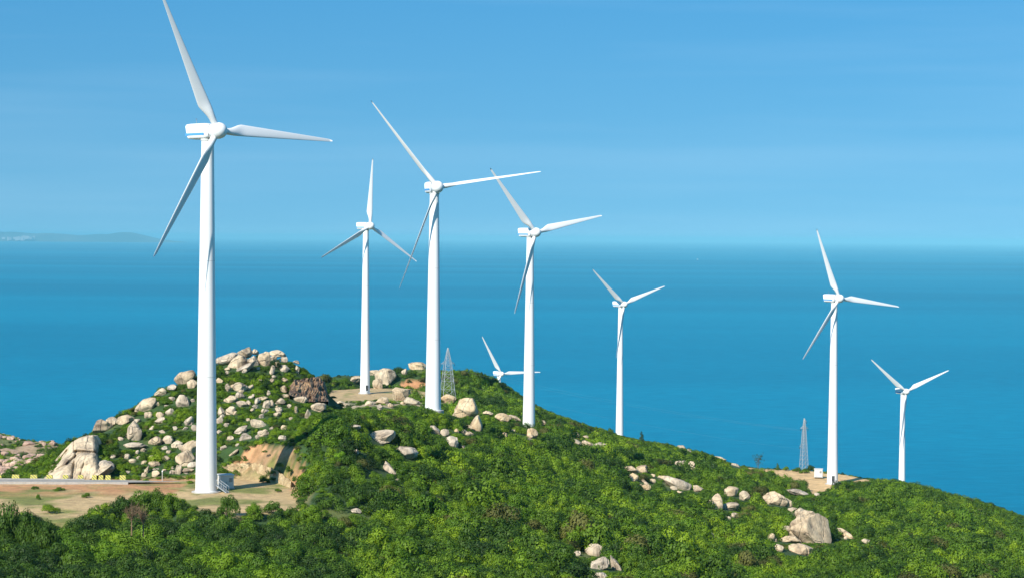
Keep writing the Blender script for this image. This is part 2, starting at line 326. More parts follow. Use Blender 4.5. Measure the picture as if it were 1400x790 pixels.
def height_raw(x, y):
    x = np.ravel(x) / 100; y = np.ravel(y) / 100; o = np.empty(x.shape); n = len(RXY)
    for i in range(0, len(x), 20000):
        s = slice(i, i + 20000); D = np.hypot(x[s, None] - RXY[:, 0], y[s, None] - RXY[:, 1])
        o[s] = -D @ RW[:n] + RW[n] + RW[n + 1] * x[s] + RW[n + 2] * y[s]
    return o
GX, GY = np.meshgrid(gx, gy); GZ = height_raw(GX, GY).reshape(GX.shape)
def blur(a, k):
    for _ in range(k):
        a = np.pad(a, 1, 'edge'); a = (a[1:-1, 1:-1] * 2 + a[:-2, 1:-1] + a[2:, 1:-1] + a[1:-1, :-2] + a[1:-1, 2:]) / 6
    return a
GZ = blur(GZ, 3)
GZ += (fbm(GX, GY, 14, 3) - 0.5) * 1.6 * np.clip((GY - 380) / 60 + 1, 0.3, 1)
head = np.exp(-((GX + 240) / 70) ** 2 - ((GY - 1010) / 90) ** 2)
GZ += (fbm(GX, GY, 30, 9, 5) - 0.5) * 22 * np.clip(head * 1.6, 0, 1)
# level working pads cut into the hill
def ph(pl, z): return [tuple(plane_hit(px, py, z))[:2] for px, py in pl]
PAD1 = ph([(-260, 655), (60, 655.5), (250, 655.5), (322, 654), (352, 657), (398, 664), (412, 680), (400, 697), (330, 704), (285, 696), (250, 688), (150, 690), (125, 706), (100, 714), (40, 712), (-60, 716), (-260, 716)], Z_T1)
PAD2 = ph([(436, 540), (455, 533), (500, 530), (560, 531), (592, 537), (585, 545), (540, 549), (490, 553), (440, 550)], Z_T2)
PAD6 = ph([(1012, 638.5), (1040, 641), (1100, 643), (1150, 648), (1194, 657), (1180, 664), (1150, 668), (1115, 676), (1085, 666), (1050, 655)], Z_T6)
def dist_poly(x, y, poly):
    d = np.full(x.shape, 1e9); n = len(poly)
    for i in range(n):
        ax, ay = poly[i]; bx, by = poly[(i + 1) % n]; vx, vy = bx - ax, by - ay
        tt = np.clip(((x - ax) * vx + (y - ay) * vy) / (vx * vx + vy * vy + 1e-9), 0, 1)
        d = np.minimum(d, np.hypot(x - ax - tt * vx, y - ay - tt * vy))
    return np.where(in_poly(x, y, poly), 0, d)
DP = []
for poly, z, soft in ((PAD1, Z_T1, 5.0), (PAD2, Z_T2, 12.0), (PAD6, Z_T6, 10.0)):
    d = dist_poly(GX, GY, poly); k = np.clip(1 - d / soft, 0, 1); k = k * k * (3 - 2 * k)
    flat = z + (fbm(GX, GY, 9, 5) - 0.5) * 0.35; GZ = GZ * (1 - k) + flat * k; DP.append(d)
_px, _py = project(GX, GY, GZ); _px = _px.reshape(GX.shape); _py = _py.reshape(GX.shape)
_bk = in_poly(_px, _py, [(300, 645), (310, 628), (335, 610), (357, 602), (374, 608), (404, 608), (416, 668), (398, 664), (360, 640)]) & (GY > 404) & (GY < 440)
GZ += np.where(_bk, (fbm(GX, GY, 3.2, 61, 3) - 0.5) * 1.9, 0)
edge = np.minimum.reduce([GX + 420, 420 - GX, GY + 60, 1500 - GY]); ek = np.clip(edge / 60, 0, 1)
GZ = GZ * ek + (-6) * (1 - ek); GZ = np.maximum(GZ, -6)
def hgt(x, y):
    x = np.asarray(x, float); y = np.asarray(y, float)
    i = np.clip(np.searchsorted(gx, x) - 1, 0, len(gx) - 2); j = np.clip(np.searchsorted(gy, y) - 1, 0, len(gy) - 2)
    fx = np.clip((x - gx[i]) / (gx[i + 1] - gx[i]), 0, 1); fy = np.clip((y - gy[j]) / (gy[j + 1] - gy[j]), 0, 1)
    return (GZ[j, i] * (1 - fx) + GZ[j, i + 1] * fx) * (1 - fy) + (GZ[j + 1, i] * (1 - fx) + GZ[j + 1, i + 1] * fx) * fy
def los(x, y, z):
    """how far (m) the terrain between camera and point rises above the line of sight"""
    x = np.asarray(x, float); y = np.asarray(y, float); z = np.asarray(z, float); m = np.full(x.shape, -99.0)
    for k in np.linspace(0.12, 0.985, 70):
        m = np.maximum(m, hgt(x * k, y * k) - (CAMZ + (z - CAMZ) * k))
    return m
_ys = np.arange(180, 1250, 0.5)
def hit(px, py, lo=180, hi=1250):
    r = ray(px, py); ys = _ys[(_ys >= lo) & (_ys <= hi)]; g = CAMZ + r[2] * ys - hgt(r[0] * ys, ys)
    k = np.argmax(g < 0) if (g < 0).any() else int(np.argmin(g)); return ys[k]

# soil map
PX, PY = project(GX, GY, GZ); PX = PX.reshape(GX.shape); PY = PY.reshape(GX.shape)
VIS = los(GX, GY, GZ + 0.5) < 0.6
SCRUB = np.array((0.030, 0.070, 0.012)); SAND = np.array((0.50, 0.35, 0.175)); CLAY = np.array((0.50, 0.24, 0.11)); GRASS = np.array((0.19, 0.20, 0.045)); STONE = np.array((0.40, 0.32, 0.22))
col = np.ones(GX.shape + (3,)) * SCRUB
def paint(mask, c): 
    global col
    mask = np.clip(mask, 0, 1)[..., None]; col = col * (1 - mask) + c * mask
n9 = fbm(GX, GY, 9, 21); n5 = fbm(GX, GY, 5, 31); n20 = fbm(GX, GY, 22, 41)
paint(np.clip((n20 - 0.62) * 6, 0, 0.5), GRASS)
p1 = np.clip(1 - DP[0] / 2.5, 0, 1)
paint(p1, SAND); paint(p1 * np.clip((n9 - 0.47) * 7, 0, 1), GRASS)
paint(p1 * np.clip((GY - 384) / 12, 0, 1) * np.clip(0.2 + (n5 - 0.4) * 4, 0, 0.9) * (GX < -60), CLAY)
p2 = np.clip(1 - DP[1] / 5, 0, 1); paint(p2, SAND * 0.95); paint(p2 * np.clip((n9 - 0.52) * 7, 0, 0.8) * (GX > -65), GRASS)
p6 = np.clip(1 - DP[2] / 4, 0, 1); paint(p6, SAND * np.array((1.32, 1.25, 1.2)))
tracks = np.abs(np.sin((GY - 790 + 0.35 * (GX - 100)) * 0.22 + n9 * 5)); paint(p6 * np.clip(1 - tracks * 2.5, 0, 0.5), SAND * 0.7)
def pxmask(poly, ylo, yhi): return in_poly(PX, PY, poly) & (GY > ylo) & (GY < yhi)
paint(pxmask([(312, 640), (335, 617), (345, 606), (362, 603), (372, 613), (402, 611), (414, 640), (416, 668), (400, 676), (385, 650), (360, 640)], 396, 440) * np.clip(0.5 + (n5 - 0.3) * 3, 0, 1), CLAY * np.array((1, 1.1, 1.2)))
paint(pxmask([(300, 645), (335, 612), (345, 600), (374, 608), (404, 608), (416, 668), (398, 668), (360, 640)], 396, 440) * np.clip((fbm(GX, GY, 3.0, 77, 3) - 0.5) * 5, 0, 0.7), STONE * np.array((.75, .62, .5)))
paint(pxmask([(355, 640), (372, 626), (395, 630), (402, 648), (385, 652)], 396, 440) * 0.9, GRASS * 0.8)
paint(pxmask([(436, 548), (600, 546), (600, 556), (520, 562), (440, 560)], 690, 860) * np.clip((n5 - 0.3) * 5, 0, 1), STONE)
paint(pxmask([(548, 520), (584, 520), (590, 534), (548, 534)], 820, 950) * 0.95, CLAY)
paint(pxmask([(665, 600), (700, 600), (732, 596), (735, 606), (690, 610), (668, 606)], 560, 760) * 0.8, STONE)
paint(pxmask([(1020, 690), (1048, 694), (1052, 706), (1022, 706)], 480, 640) * np.clip((n5 - 0.35) * 4, 0, 0.8), SAND * 0.8)
paint(pxmask([(1296, 737), (1315, 739), (1318, 746), (1298, 745)], 480, 640), SAND)
paint(pxmask([(862, 614), (880, 620), (888, 650), (878, 650)], 560, 900) * np.clip((n5 - 0.4) * 4, 0, 0.7), SAND * 0.7)
paint(pxmask([(925, 680), (985, 682), (990, 700), (935, 698)], 480, 640) * 0.7, GRASS)
hd = np.clip(head * 3 - 0.3, 0, 1) * (GY > 780)
paint(hd * 0.9, np.array((0.13, 0.15, 0.05))); paint(hd * np.clip((fbm(GX, GY, 24, 50) - 0.45) * 9, 0, 0.95), np.array((0.40, 0.27, 0.18)))
ny, nx = GX.shape
idx = np.arange(ny * nx).reshape(ny, nx)
faces = np.stack([idx[:-1, :-1], idx[:-1, 1:], idx[1:, 1:], idx[1:, :-1]], -1).reshape(-1, 4)
me = bpy.data.meshes.new('hillside'); me.vertices.add(ny * nx); me.vertices.foreach_set('co', np.stack([GX, GY, GZ], -1).ravel().astype(np.float32))
me.loops.add(faces.size); me.loops.foreach_set('vertex_index', faces.ravel().astype(np.int32)); me.polygons.add(len(faces))
me.polygons.foreach_set('loop_start', np.arange(0, faces.size, 4, dtype=np.int32)); me.polygons.foreach_set('use_smooth', np.ones(len(faces), bool)); me.update(calc_edges=True)
ca = me.color_attributes.new('soil', 'FLOAT_COLOR', 'POINT'); ca.data.foreach_set('color', np.concatenate([col, np.ones(col.shape[:2] + (1,))], -1).ravel().astype(np.float32))
me.materials.append(M['ground']); hill = bpy.data.objects.new('hillside', me); C.objects.link(hill); tag(hill, kind='structure', label='green hillside dropping from the camera to the sea')

# sea, far island, haze
sea = mesh_obj('sea', [(-70000, -4000, 0), (70000, -4000, 0), (70000, 150000, 0), (-70000, 150000, 0)], [(0, 1, 2, 3)], M['sea']); tag(sea, kind='structure', label='calm blue sea out to the hazy horizon')
ISL = [(-120, 14), (-40, 16), (0, 15), (20, 16), (50, 14), (80, 13), (105, 11), (130, 13), (150, 12), (165, 16), (178, 19), (190, 19), (205, 16), (220, 12), (240, 10), (250, 6)]
def island(name, px0, px1, d, hmax, seed, lab):
    a = P(px0, 325, d).x; b = P(px1, 325, d).x; xs = np.linspace(a, b, 120); ys = np.linspace(-1, 1, 9); v = []; f = []
    for j, yy in enumerate(ys):
        for i, xx in enumerate(xs):
            u = i / 119; e = min(1, u * 5, (1 - u) * 4) ** 0.8
            h = e * (np.interp(px0 + (px1 - px0) * u, *zip(*ISL)) * 17 + (float(fbm(xx, yy * 900, 900, seed, 4)) - .5) * 70) * (1 - yy * yy)
            v.append((xx, d + yy * 1800, h - 2))
    for j in range(8):
        for i in range(119): f.append((j * 120 + i, j * 120 + i + 1, (j + 1) * 120 + i + 1, (j + 1) * 120 + i))
    o = mesh_obj(name, v, f, M['island'], smooth=True); tag(o, lab, kind='structure'); return o
def prof(u, s):
    if s == 3: return 0.30 + 0.22 * math.exp(-((u - 0.18) / 0.09) ** 2) + 0.85 * math.exp(-((u - 0.80) / 0.10) ** 2) + 0.18 * math.sin(u * 17) * 0.5
    return 0.5
island('far_island_hills', -120, 250, 60000, 1, 3, 'faint blue hills of a distant island on the left horizon')

q = P(35, 325, 58300); m = MB()
for i in range(26):
    m.box((q.x + rng.normal() * 260, q.y + rng.uniform(-250, 250), 60 + rng.uniform(0, 60)), (rng.uniform(30, 90), 60, rng.uniform(50, 110)))
tw_ = m.build('far_town', M['town']); tag(tw_, 'pale buildings of a far town at the foot of the island hills', kind='stuff')
hz = MB(); hz.box((0, 75500, 124), (150000, 161000, 262)); haze = hz.build('haze', None); tag(haze, 'thin blue sea haze filling the air over the water', kind='stuff')
t = NT('haze_air'); t.t.nodes.remove(t.b); pv = t.n('ShaderNodeVolumePrincipled'); pv.inputs['Color'].default_value = (0.19, 0.49, 0.62, 1)
pv.inputs['Density'].default_value = 2.5e-5; pv.inputs['Anisotropy'].default_value = -0.30; t.l(pv.outputs[0], t.o.inputs['Volume']); haze.data.materials.append(t.m)
# ------------------------------------------------------------------ wind turbines
def smoothstep(a, b, x): x = max(0, min(1, (x - a) / (b - a))); return x * x * (3 - 2 * x)
def blade_mesh(L, pitch, thin=1.0):
    """one blade along +X (root at x=0.9), rotor axis = -Y (upwind); airfoil sections with twist"""
    n = 18; secs = 34; v = []; f = []
    for i in range(secs):
        u = i / (secs - 1); x = 0.9 + (L - 0.9) * u
        if u < 0.045: ch = 1.15; rd = 1.0
        else:
            k = smoothstep(0.045, 0.19, u); ch = 1.15 + (2.25 * thin - 1.15) * k; rd = 1 - k
            if u > 0.19: ch = (2.25 * thin) * (1 - 0.80 * ((u - 0.19) / 0.81) ** 0.92)
        ch *= L / 26.0
        if u > 0.97: ch *= max(0.25, (1 - u) / 0.03) ** 0.6
        th = ch * (rd * 1.0 + (1 - rd) * (0.24 - 0.12 * u))
        tw = math.radians(pitch + 14 * (1 - u) ** 2 - 1)
        off = (1 - rd) * 0.20 * ch
        bend = -0.012 * L * u * u
        for k in range(n):
            a = 2 * math.pi * k / n; cx = math.cos(a) * 0.5; cy = math.sin(a) * 0.5
            fy = cy * (1 - (1 - rd) * 0.45 * (cx + 0.5))              # sharper trailing edge
            px = cx * ch + off; py = fy * th
            v.append((x, px * math.sin(tw) + py * math.cos(tw) + bend, px * math.cos(tw) - py * math.sin(tw)))
        if i:
            b = (i - 1) * n
            for k in range(n): f.append((b + k, b + (k + 1) % n, b + n + (k + 1) % n, b + n + k))
    f.append(tuple(range(n))); f.append(tuple((secs - 1) * n + k for k in range(n))[::-1])
    return v, f
def turbine(label, base_px, d, hub_px, yaw, phase, RR, pitch=10, H=None, face=None, door=False, thin=1.0, seams=True):
    """base_px/d place the foot; hub_px gives the hub height; yaw turns the rotor from the line of sight to the right"""
    s = RR / 26.4
    B = P(base_px[0], base_px[1], d)
    az = math.atan2(B.x, B.y); y_ = R(yaw)
    nvec = Vector((-math.sin(az) * math.cos(y_) + math.cos(az) * math.sin(y_), -math.cos(az) * math.cos(y_) - math.sin(az) * math.sin(y_), 0))
    over = 2.9 * s
    dh = d + nvec.y * over; Hb = P(hub_px[0], hub_px[1], dh)
    hubz = Hb.z
    if H: B = Vector((B.x, B.y, hubz - H))
    Ht = hubz - B.z
    bx, by = Hb.x - nvec.x * over, Hb.y - nvec.y * over
    root = empty('wind_turbine', (B.x, B.y, B.z), math.atan2(nvec.x, -nvec.y)); root.rotation_euler.z = math.atan2(nvec.x, -nvec.y)
    tag(root, label, 'wind turbine', 'white wind turbines standing along the ridge')
    # local frame: -Y is upwind (towards the rotor)
    top = Ht - 1.75 * s
    rb, rt = 1.95 * s, 1.12 * s
    prof_ = [(rb * 1.04, -3), (rb * 1.04, 0.25), (rb, 0.3)]
    for k in range(1, 21): prof_.append((rb + (rt - rb) * (k / 20) ** 0.92, 0.3 + (top - 0.3) * k / 20))
    m = MB(); m.lathe(prof_, 40); tw = m.build('tower', M['white'], root, True)
    if seams:
        for fr in (0.33, 0.66):
            z = top * fr; r = rb + (rt - rb) * ((z - .3) / (top - .3)) ** 0.92
            m = MB(); m.lathe([(r - 0.02, z - 0.07), (r + 0.025, z - 0.06), (r + 0.025, z + 0.06), (r - 0.02, z + 0.07)], 40); m.build('flange_ring', M['seam'], root, True)
    m = MB(); m.lathe([(rb * 1.35, -3), (rb * 1.35, 0.12), (rb * 1.2, 0.16)], 32); m.build('foundation_ring', M['concrete'], root, False)
    if door:
        a = math.atan2(-nvec.x, nvec.y) * 0 + R(door)                 # door bearing in local frame
        dx, dy = math.sin(a), -math.cos(a); rot = Matrix.Rotation(a, 3, 'Z'); rd_ = rb * 0.97
        m = MB(); m.box((dx * (rd_ + 0.02), dy * (rd_ + 0.02), 2.1), (0.95, 0.22, 2.0), rot); dd = m.build('door', M['dark_metal'], root)
        m = MB(); m.box((dx * (rd_ + 0.16) + math.cos(a) * 0.3, dy * (rd_ + 0.16) + math.sin(a) * 0.3, 2.1), (0.05, 0.08, 0.25), rot); m.build('handle', M['galv'], dd)
        m = MB()
        for k in range(5): m.box((dx * (rd_ + 0.45 + 0.28 * k), dy * (rd_ + 0.45 + 0.28 * k), 1.0 - 0.22 * k), (1.1, 0.3, 0.06), rot)
        for sx in (-1, 1):
            q = lambda r_, z: Vector((dx * r_ + math.cos(a) * 0.55 * sx, dy * r_ + math.sin(a) * 0.55 * sx, z))
            m.bar(q(rd_ + 0.2, 1.05), q(rd_ + 1.75, -0.1), 0.05); m.bar(q(rd_ + 0.2, 2.0), q(rd_ + 1.75, 0.85), 0.03); m.bar(q(rd_ + 1.75, -0.1), q(rd_ + 1.75, 0.9), 0.03)
        m.build('stair', M['galv'], root)
    # nacelle: rounded box, tail cut on a slant, blue band along each side
    def nac(z0, z1, y0, y1, hw, rnd, name, mat, slant=0.0, parent=None, nose=1.0):
        v = []; f = []; N = 24; ys = np.linspace(0, 1, 9)
        for i, q in enumerate(ys):
            g = 1.0 if i < 7 else (0.93 if i == 7 else nose); g = g if i > 0 else 0.95
            for k in range(N):
                a = 2 * math.pi * k / N; cx = math.copysign(abs(math.cos(a)) ** rnd, math.cos(a)); cz = math.copysign(abs(math.sin(a)) ** rnd, math.sin(a))
                z = (z0 + z1) / 2 + cz * (z1 - z0) / 2 * g
                yy = y1 + (y0 - y1) * q + (slant * (z1 - z) / (z1 - z0) * (-1) if i < 2 else 0)
                v.append((cx * hw * g, yy, z))
            if i:
                b = (i - 1) * N
                for k in range(N): f.append((b + k, b + (k + 1) % N, b + N + (k + 1) % N, b + N + k))
        f.append(tuple(range(N))); f.append(tuple(8 * N + k for k in range(N))[::-1])
        return mesh_obj(name, v, f, mat, parent, True)
    n_ = nac(Ht - 1.45 * s, Ht + 1.4 * s, -1.7 * s, 4.9 * s, 1.45 * s, 0.42, 'nacelle', M['white'], 0.7 * s, root, 0.82)
    for sx in (-1, 1):
        m = MB(); m.box((sx * 1.455 * s, 2.0 * s, Ht - 0.55 * s), (0.03, 5.4 * s, 0.42 * s)); m.build('blue_stripe', M['stripe'], n_)
    m = MB(); m.box((0.4 * s, 3.9 * s, Ht + 1.95 * s), (0.06, 0.06, 0.8 * s)); m.box((0.4 * s, 3.9 * s, Ht + 2.3 * s), (0.5 * s, 0.06, 0.06)); m.build('wind_vane', M['galv'], n_)
    m = MB(); m.lathe([(rt * 1.0, top - 0.1), (rt * 1.12, top + 0.1), (rt * 1.12, top + 0.35)], 28); m.build('yaw_collar', M['seam'], root, True)
    # hub with spinner nose, turned along -Y
    m = MB(); pr = [(1.05, -1.25), (1.35, -1.0), (1.48, -0.4), (1.48, 0.3), (1.38, 0.9), (1.12, 1.4), (0.7, 1.75), (0.25, 1.9), (0.02, 1.92)]
    m.lathe([(r * s, z * s) for r, z in pr], 28); hub = m.build('hub', M['white'], root, True)
    hub.rotation_euler = (R(90), 0, 0); hub.location = (0, -over, Ht)
    v, f = blade_mesh(RR, pitch, thin)
    for k in range(3):
        b = mesh_obj('blade', v, f, M['blade'], root, True)
        b.location = (0, -over, Ht); b.rotation_euler = (0, -R(phase + 120 * k), 0)
        b.rotation_mode = 'XYZ'
    return root, B, Ht
TB = {}
TB[1] = turbine('nearest and tallest white wind turbine, standing on the dirt platform beside a small cabin', (282, 672), 396, (299, 179), 37, -2, 26.6, 11)
TB[2] = turbine('white wind turbine on the dirt pad behind the rocky hill, one blade straight up', (499, 537), 850, (504, 309), 35, 88, 26.0, 16, door=-12)
TB[3] = turbine('white wind turbine just left of the large lattice pylon, seen nearly face-on with slender blades', (592, 561), 560, (596.5, 256), 14, 9, 27.6, 50, thin=0.62)
TB[4] = turbine('white wind turbine rising from boulders right of the lattice pylon, level with the ridge', (723, 584), 700, (732, 318), 36, 12, 26.9, 15)
TB[5] = turbine('white wind turbine on the seaward edge of the ridge beside a small conical pine', (847, 600), 1080, (854.5, 416), 38, 19, 26.6, 16, seams=False)
TB[6] = turbine('white wind turbine on the sandy clearing beside a small white cabin and thin pylon', (1138, 661), 790, (1148, 408), 37, -7, 26.9, 13, door=-30)
TB[7] = turbine('rightmost white wind turbine, its foot hidden behind the wooded ridge', (1233, 665), 1070, (1240, 535), 34, 22, 26.4, 16, H=64, seams=False)
TB[8] = turbine('distant white wind turbine of which only nacelle and blades show above the trees', (682, 560), 1320, (688, 511), 30, 1, 27.0, 18, H=66, seams=False)
for k in (1, 2, 3, 4, 6): pass

# ------------------------------------------------------------------ road, kerb, guard blocks, cabin, stair, posts
RY0, RY1 = plane_hit(100, 661.5, Z_T1).y, plane_hit(100, 656.5, Z_T1).y
def strip(name, pts_near, pts_far, mat, z, th=None):
    v = []; f = []
    for a, b in zip(pts_near, pts_far): v += [(a[0], a[1], hgt(a[0], a[1]) * 0 + z), (b[0], b[1], z)]
    for i in range(len(pts_near) - 1): f.append((2 * i, 2 * i + 2, 2 * i + 3, 2 * i + 1))
    return mesh_obj(name, v, f, mat)
xs = np.linspace(-150, -62, 30); cy = lambda x: RY1 - 3.4 + 0.0006 * (x + 95) ** 2
wd = lambda x: 2.5 if x < -75 else 2.5 * max(0.15, (-62 - x) / 13)
rd = strip('road', [(x, cy(x) - wd(x)) for x in xs], [(x, cy(x) + wd(x)) for x in xs], M['road'], Z_T1 + 0.30); tag(rd, 'narrow grey road along the foot of the rocky hill', kind='structure')
def ribbon(name, off, wdt, h, xs, mat):
    m = MB()
    for i in range(len(xs) - 1):
        x0, x1 = xs[i], xs[i + 1]; z0, z1 = Z_T1 - 0.3, Z_T1 + 0.30 + h
        v = []
        for x in (x0, x1):
            y = cy(x) + off
            v += [(x, y - wdt / 2, z0), (x, y + wdt / 2, z0), (x, y + wdt / 2, z1), (x, y - wdt / 2, z1)]
        m.add(v, [(0, 1, 5, 4), (1, 2, 6, 5), (2, 3, 7, 6), (3, 0, 4, 7)] + ([(0, 3, 2, 1)] if i == 0 else []) + ([(4, 5, 6, 7)] if i == len(xs) - 2 else []))
    return m.build(name, mat)
kb = ribbon('kerb', -2.62, 0.24, 0.13, xs[:27], M['kerb']); tag(kb, kind='structure', label='pale concrete kerb along the near side of the road')
kb2 = ribbon('kerb', 2.62, 0.24, 0.13, xs[:24], M['kerb']); tag(kb2, kind='structure', label='pale concrete kerb along the far side of the road')
gp = [(-4, 9), (20, 11), (45, 10), (67, 9), (89, 8), (110, 8), (129, 7), (138, 7), (148, 8), (168, 9)]
for i, (px, ww) in enumerate(gp):
    q = plane_hit(px, 656.6, Z_T1); wm = ww * q.y / F
    r_ = empty('guard_block', (q.x, cy(q.x) + 3.5, Z_T1 + 0.1), R(random.uniform(-6, 6)))
    tag(r_, ['yellow and black striped guard block beside the road, cut by the left photo edge', 'yellow striped guard block by the roadside trees, second from the left', 'yellow striped guard block by the roadside trees, third from the left',
             'yellow striped guard block below the left end of the big granite slab', 'yellow striped guard block below the middle of the big granite slab', 'yellow striped guard block between the granite slab and the leaning boulder',
             'yellow striped guard block below the leaning boulder, leftmost of three close together', 'yellow striped guard block, middle of three close together below the leaning boulder', 'yellow striped guard block, rightmost of three close together below the leaning boulder',
             'pale yellow guard block standing alone at the right end of the roadside row'][i], 'guard block', 'striped guard blocks along the road')
    m = MB(); h = 0.95
    vs = [(-wm/2, -.22, 0), (wm/2, -.22, 0), (wm/2, .22, 0), (-wm/2, .22, 0), (-wm/2+.08, -.14, h), (wm/2-.08, -.14, h), (wm/2-.08, .14, h), (-wm/2+.08, .14, h)]
    m.add(vs, [(0, 3, 2, 1), (4, 5, 6, 7), (0, 1, 5, 4), (1, 2, 6, 5), (2, 3, 7, 6), (3, 0, 4, 7)]); m.build('block', M['guard'], r_)
    m = MB(); m.box((0, 0, 0.04), (wm + 0.2, 0.6, 0.12)); m.build('footing', M['concrete'], r_)
q = plane_hit(222, 657, Z_T1); pz = Z_T1 + .2
r_ = empty('marker_post', (q.x, q.y, pz)); tag(r_, 'thin pale marker post at the end of the road left of the tallest turbine', 'post')
m = MB(); m.lathe([(0.09, -0.3), (0.09, 1.5), (0.07, 1.6)], 10); m.build('post', M['concrete'], r_); m = MB(); m.lathe([(0.13, 1.5), (0.13, 1.72), (0.03, 1.8)], 10); m.build('cap', M['white'], r_)

def cabin(label, px0, px1, py0, py1, d, rz, ground_z=None):
    c = P((px0 + px1) / 2, py1, d); wm = (px1 - px0) * d / F; hm = (py1 - py0) * d / F; dp = wm * 0.75
    gz = c.z if ground_z is None else ground_z
    r_ = empty('transformer_cabin', (c.x, c.y, gz), rz); tag(r_, label, 'utility cabin')
    wm *= 0.80
    m = MB(); m.box((0, 0, hm * 0.48 + 0.06), (wm, dp, hm * 0.9)); b = m.build('body', M['cabin'], r_)
    m = MB(); m.box((0, 0, hm * 0.96 + 0.03), (wm + 0.25, dp + 0.25, hm * 0.07)); m.build('roof', M['cabin_roof'], r_)
    m = MB(); m.box((0, 0, 0.0), (wm + 0.3, dp + 0.3, 0.3)); m.build('plinth', M['concrete'], r_)
    m = MB(); m.box((-wm * 0.18, -dp / 2 - 0.02, hm * 0.45), (wm * 0.33, 0.05, hm * 0.72)); dr = m.build('door', M['cabin_roof'], r_)
    m = MB(); m.box((-wm * 0.07, -dp / 2 - 0.06, hm * 0.45), (0.05, 0.05, 0.2)); m.build('handle', M['dark_metal'], dr)
    m = MB()
    for k in range(5): m.box((wm * 0.27, -dp / 2 - 0.02, hm * (0.5 + 0.06 * k)), (wm * 0.25, 0.05, hm * 0.025))
    m.build('vent', M['dark_metal'], r_)
cabin('grey white transformer cabin right behind the tallest turbine, in front of the cut stone wall', 297, 320, 637, 656, 402, R(22), Z_T1 + 0.05)
cabin('small white cabin left of the turbine on the sandy clearing', 1112, 1126, 640, 651, 808, R(-10), None)
# stair up to the tall turbine's door: free-standing steel stair
b1 = TB[1][1]; a = R(52)
r_ = empty('access_stair', (b1.x + 2.0 * math.sin(a) + 0.3, b1.y - 2.0 * math.cos(a) * 0.2 + 0.2, b1.z)); tag(r_, 'small grey steel stair with handrails leaning against the tallest turbine', 'stair')
def stp(t_): return Vector((2.1 - 1.9 * t_, -1.0 + 0.9 * t_, 0.05 + 1.2 * t_))
m = MB()
for k in range(8): m.box(stp(k / 7.0), (0.34, 1.1, 0.05), Matrix.Rotation(R(-18), 3, 'Z'))
m.build('steps', M['galv'], r_)
for sy in (-1, 1):
    o_ = Vector((0.18, 0.55, 0)) * sy; m = MB(); m.bar(stp(0) + o_, stp(1) + o_, 0.07); m.build('stringer', M['galv'], r_)
    m = MB(); m.bar(stp(0) + o_ + Vector((0, 0, 1)), stp(1) + o_ + Vector((0, 0, 1)), 0.045)
    for k in range(5): m.bar(stp(k / 4) + o_, stp(k / 4) + o_ + Vector((0, 0, 1)), 0.035)
    m.build('handrail', M['galv'], r_)
m = MB(); m.box(stp(1) + Vector((-0.7, 0.2, 0)), (1.3, 1.3, 0.06), Matrix.Rotation(R(-18), 3, 'Z')); m.bar(stp(1) + Vector((-.3, -.3, 0)), stp(1) + Vector((-.3, -.3, -1.3)), .06); m.bar(stp(1) + Vector((-.3, .7, 0)), stp(1) + Vector((-.3, .7, -1.3)), .06); m.build('landing', M['galv'], r_)

# rough cut stone wall at the back of the platform
def cutwall():
    pts = [(303, 653, 636), (320, 653.5, 633), (341, 654, 632), (356, 656, 634), (370, 658.5, 639), (384, 662, 647), (397, 666, 657)]
    v = []; f = []; bx = []; 
    N = 60; J = 9
    px = np.linspace(303, 397, N)
    bot = np.interp(px, [p[0] for p in pts], [p[1] for p in pts]); top = np.interp(px, [p[0] for p in pts], [p[2] for p in pts])
    for i in range(N):
        q = plane_hit(px[i], bot[i], Z_T1); tz = P(px[i], top[i] + 0.8 * math.sin(i * 1.3), q.y + 0.6).z
        for j in range(J):
            u = j / (J - 1); z = Z_T1 - 0.6 + (tz - Z_T1 + 0.6) * u
            n_ = (float(vnoise(q.x * 3, z * 3, 2.2, 3)) - 0.5) * 0.3
            v.append((q.x, q.y + u * 0.7 + n_, z))
        for (yy, zz_) in ((1.6, tz - 0.1), (3.2, tz - 0.6), (3.2, Z_T1 - 1)):
            v.append((q.x, q.y + yy, zz_))
    K = J + 3
    for i in range(N - 1):
        for j in range(K - 1): f.append((i * K + j, (i + 1) * K + j, (i + 1) * K + j + 1, i * K + j + 1))
    f.append(tuple(range(K))); f.append(tuple((N - 1) * K + j for j in range(K))[::-1])
    o = mesh_obj('stone_wall', v, f, M['cutwall']); tag(o, 'tan cut stone retaining wall behind the cabin and the tallest turbine', 'retaining wall')
cutwall()

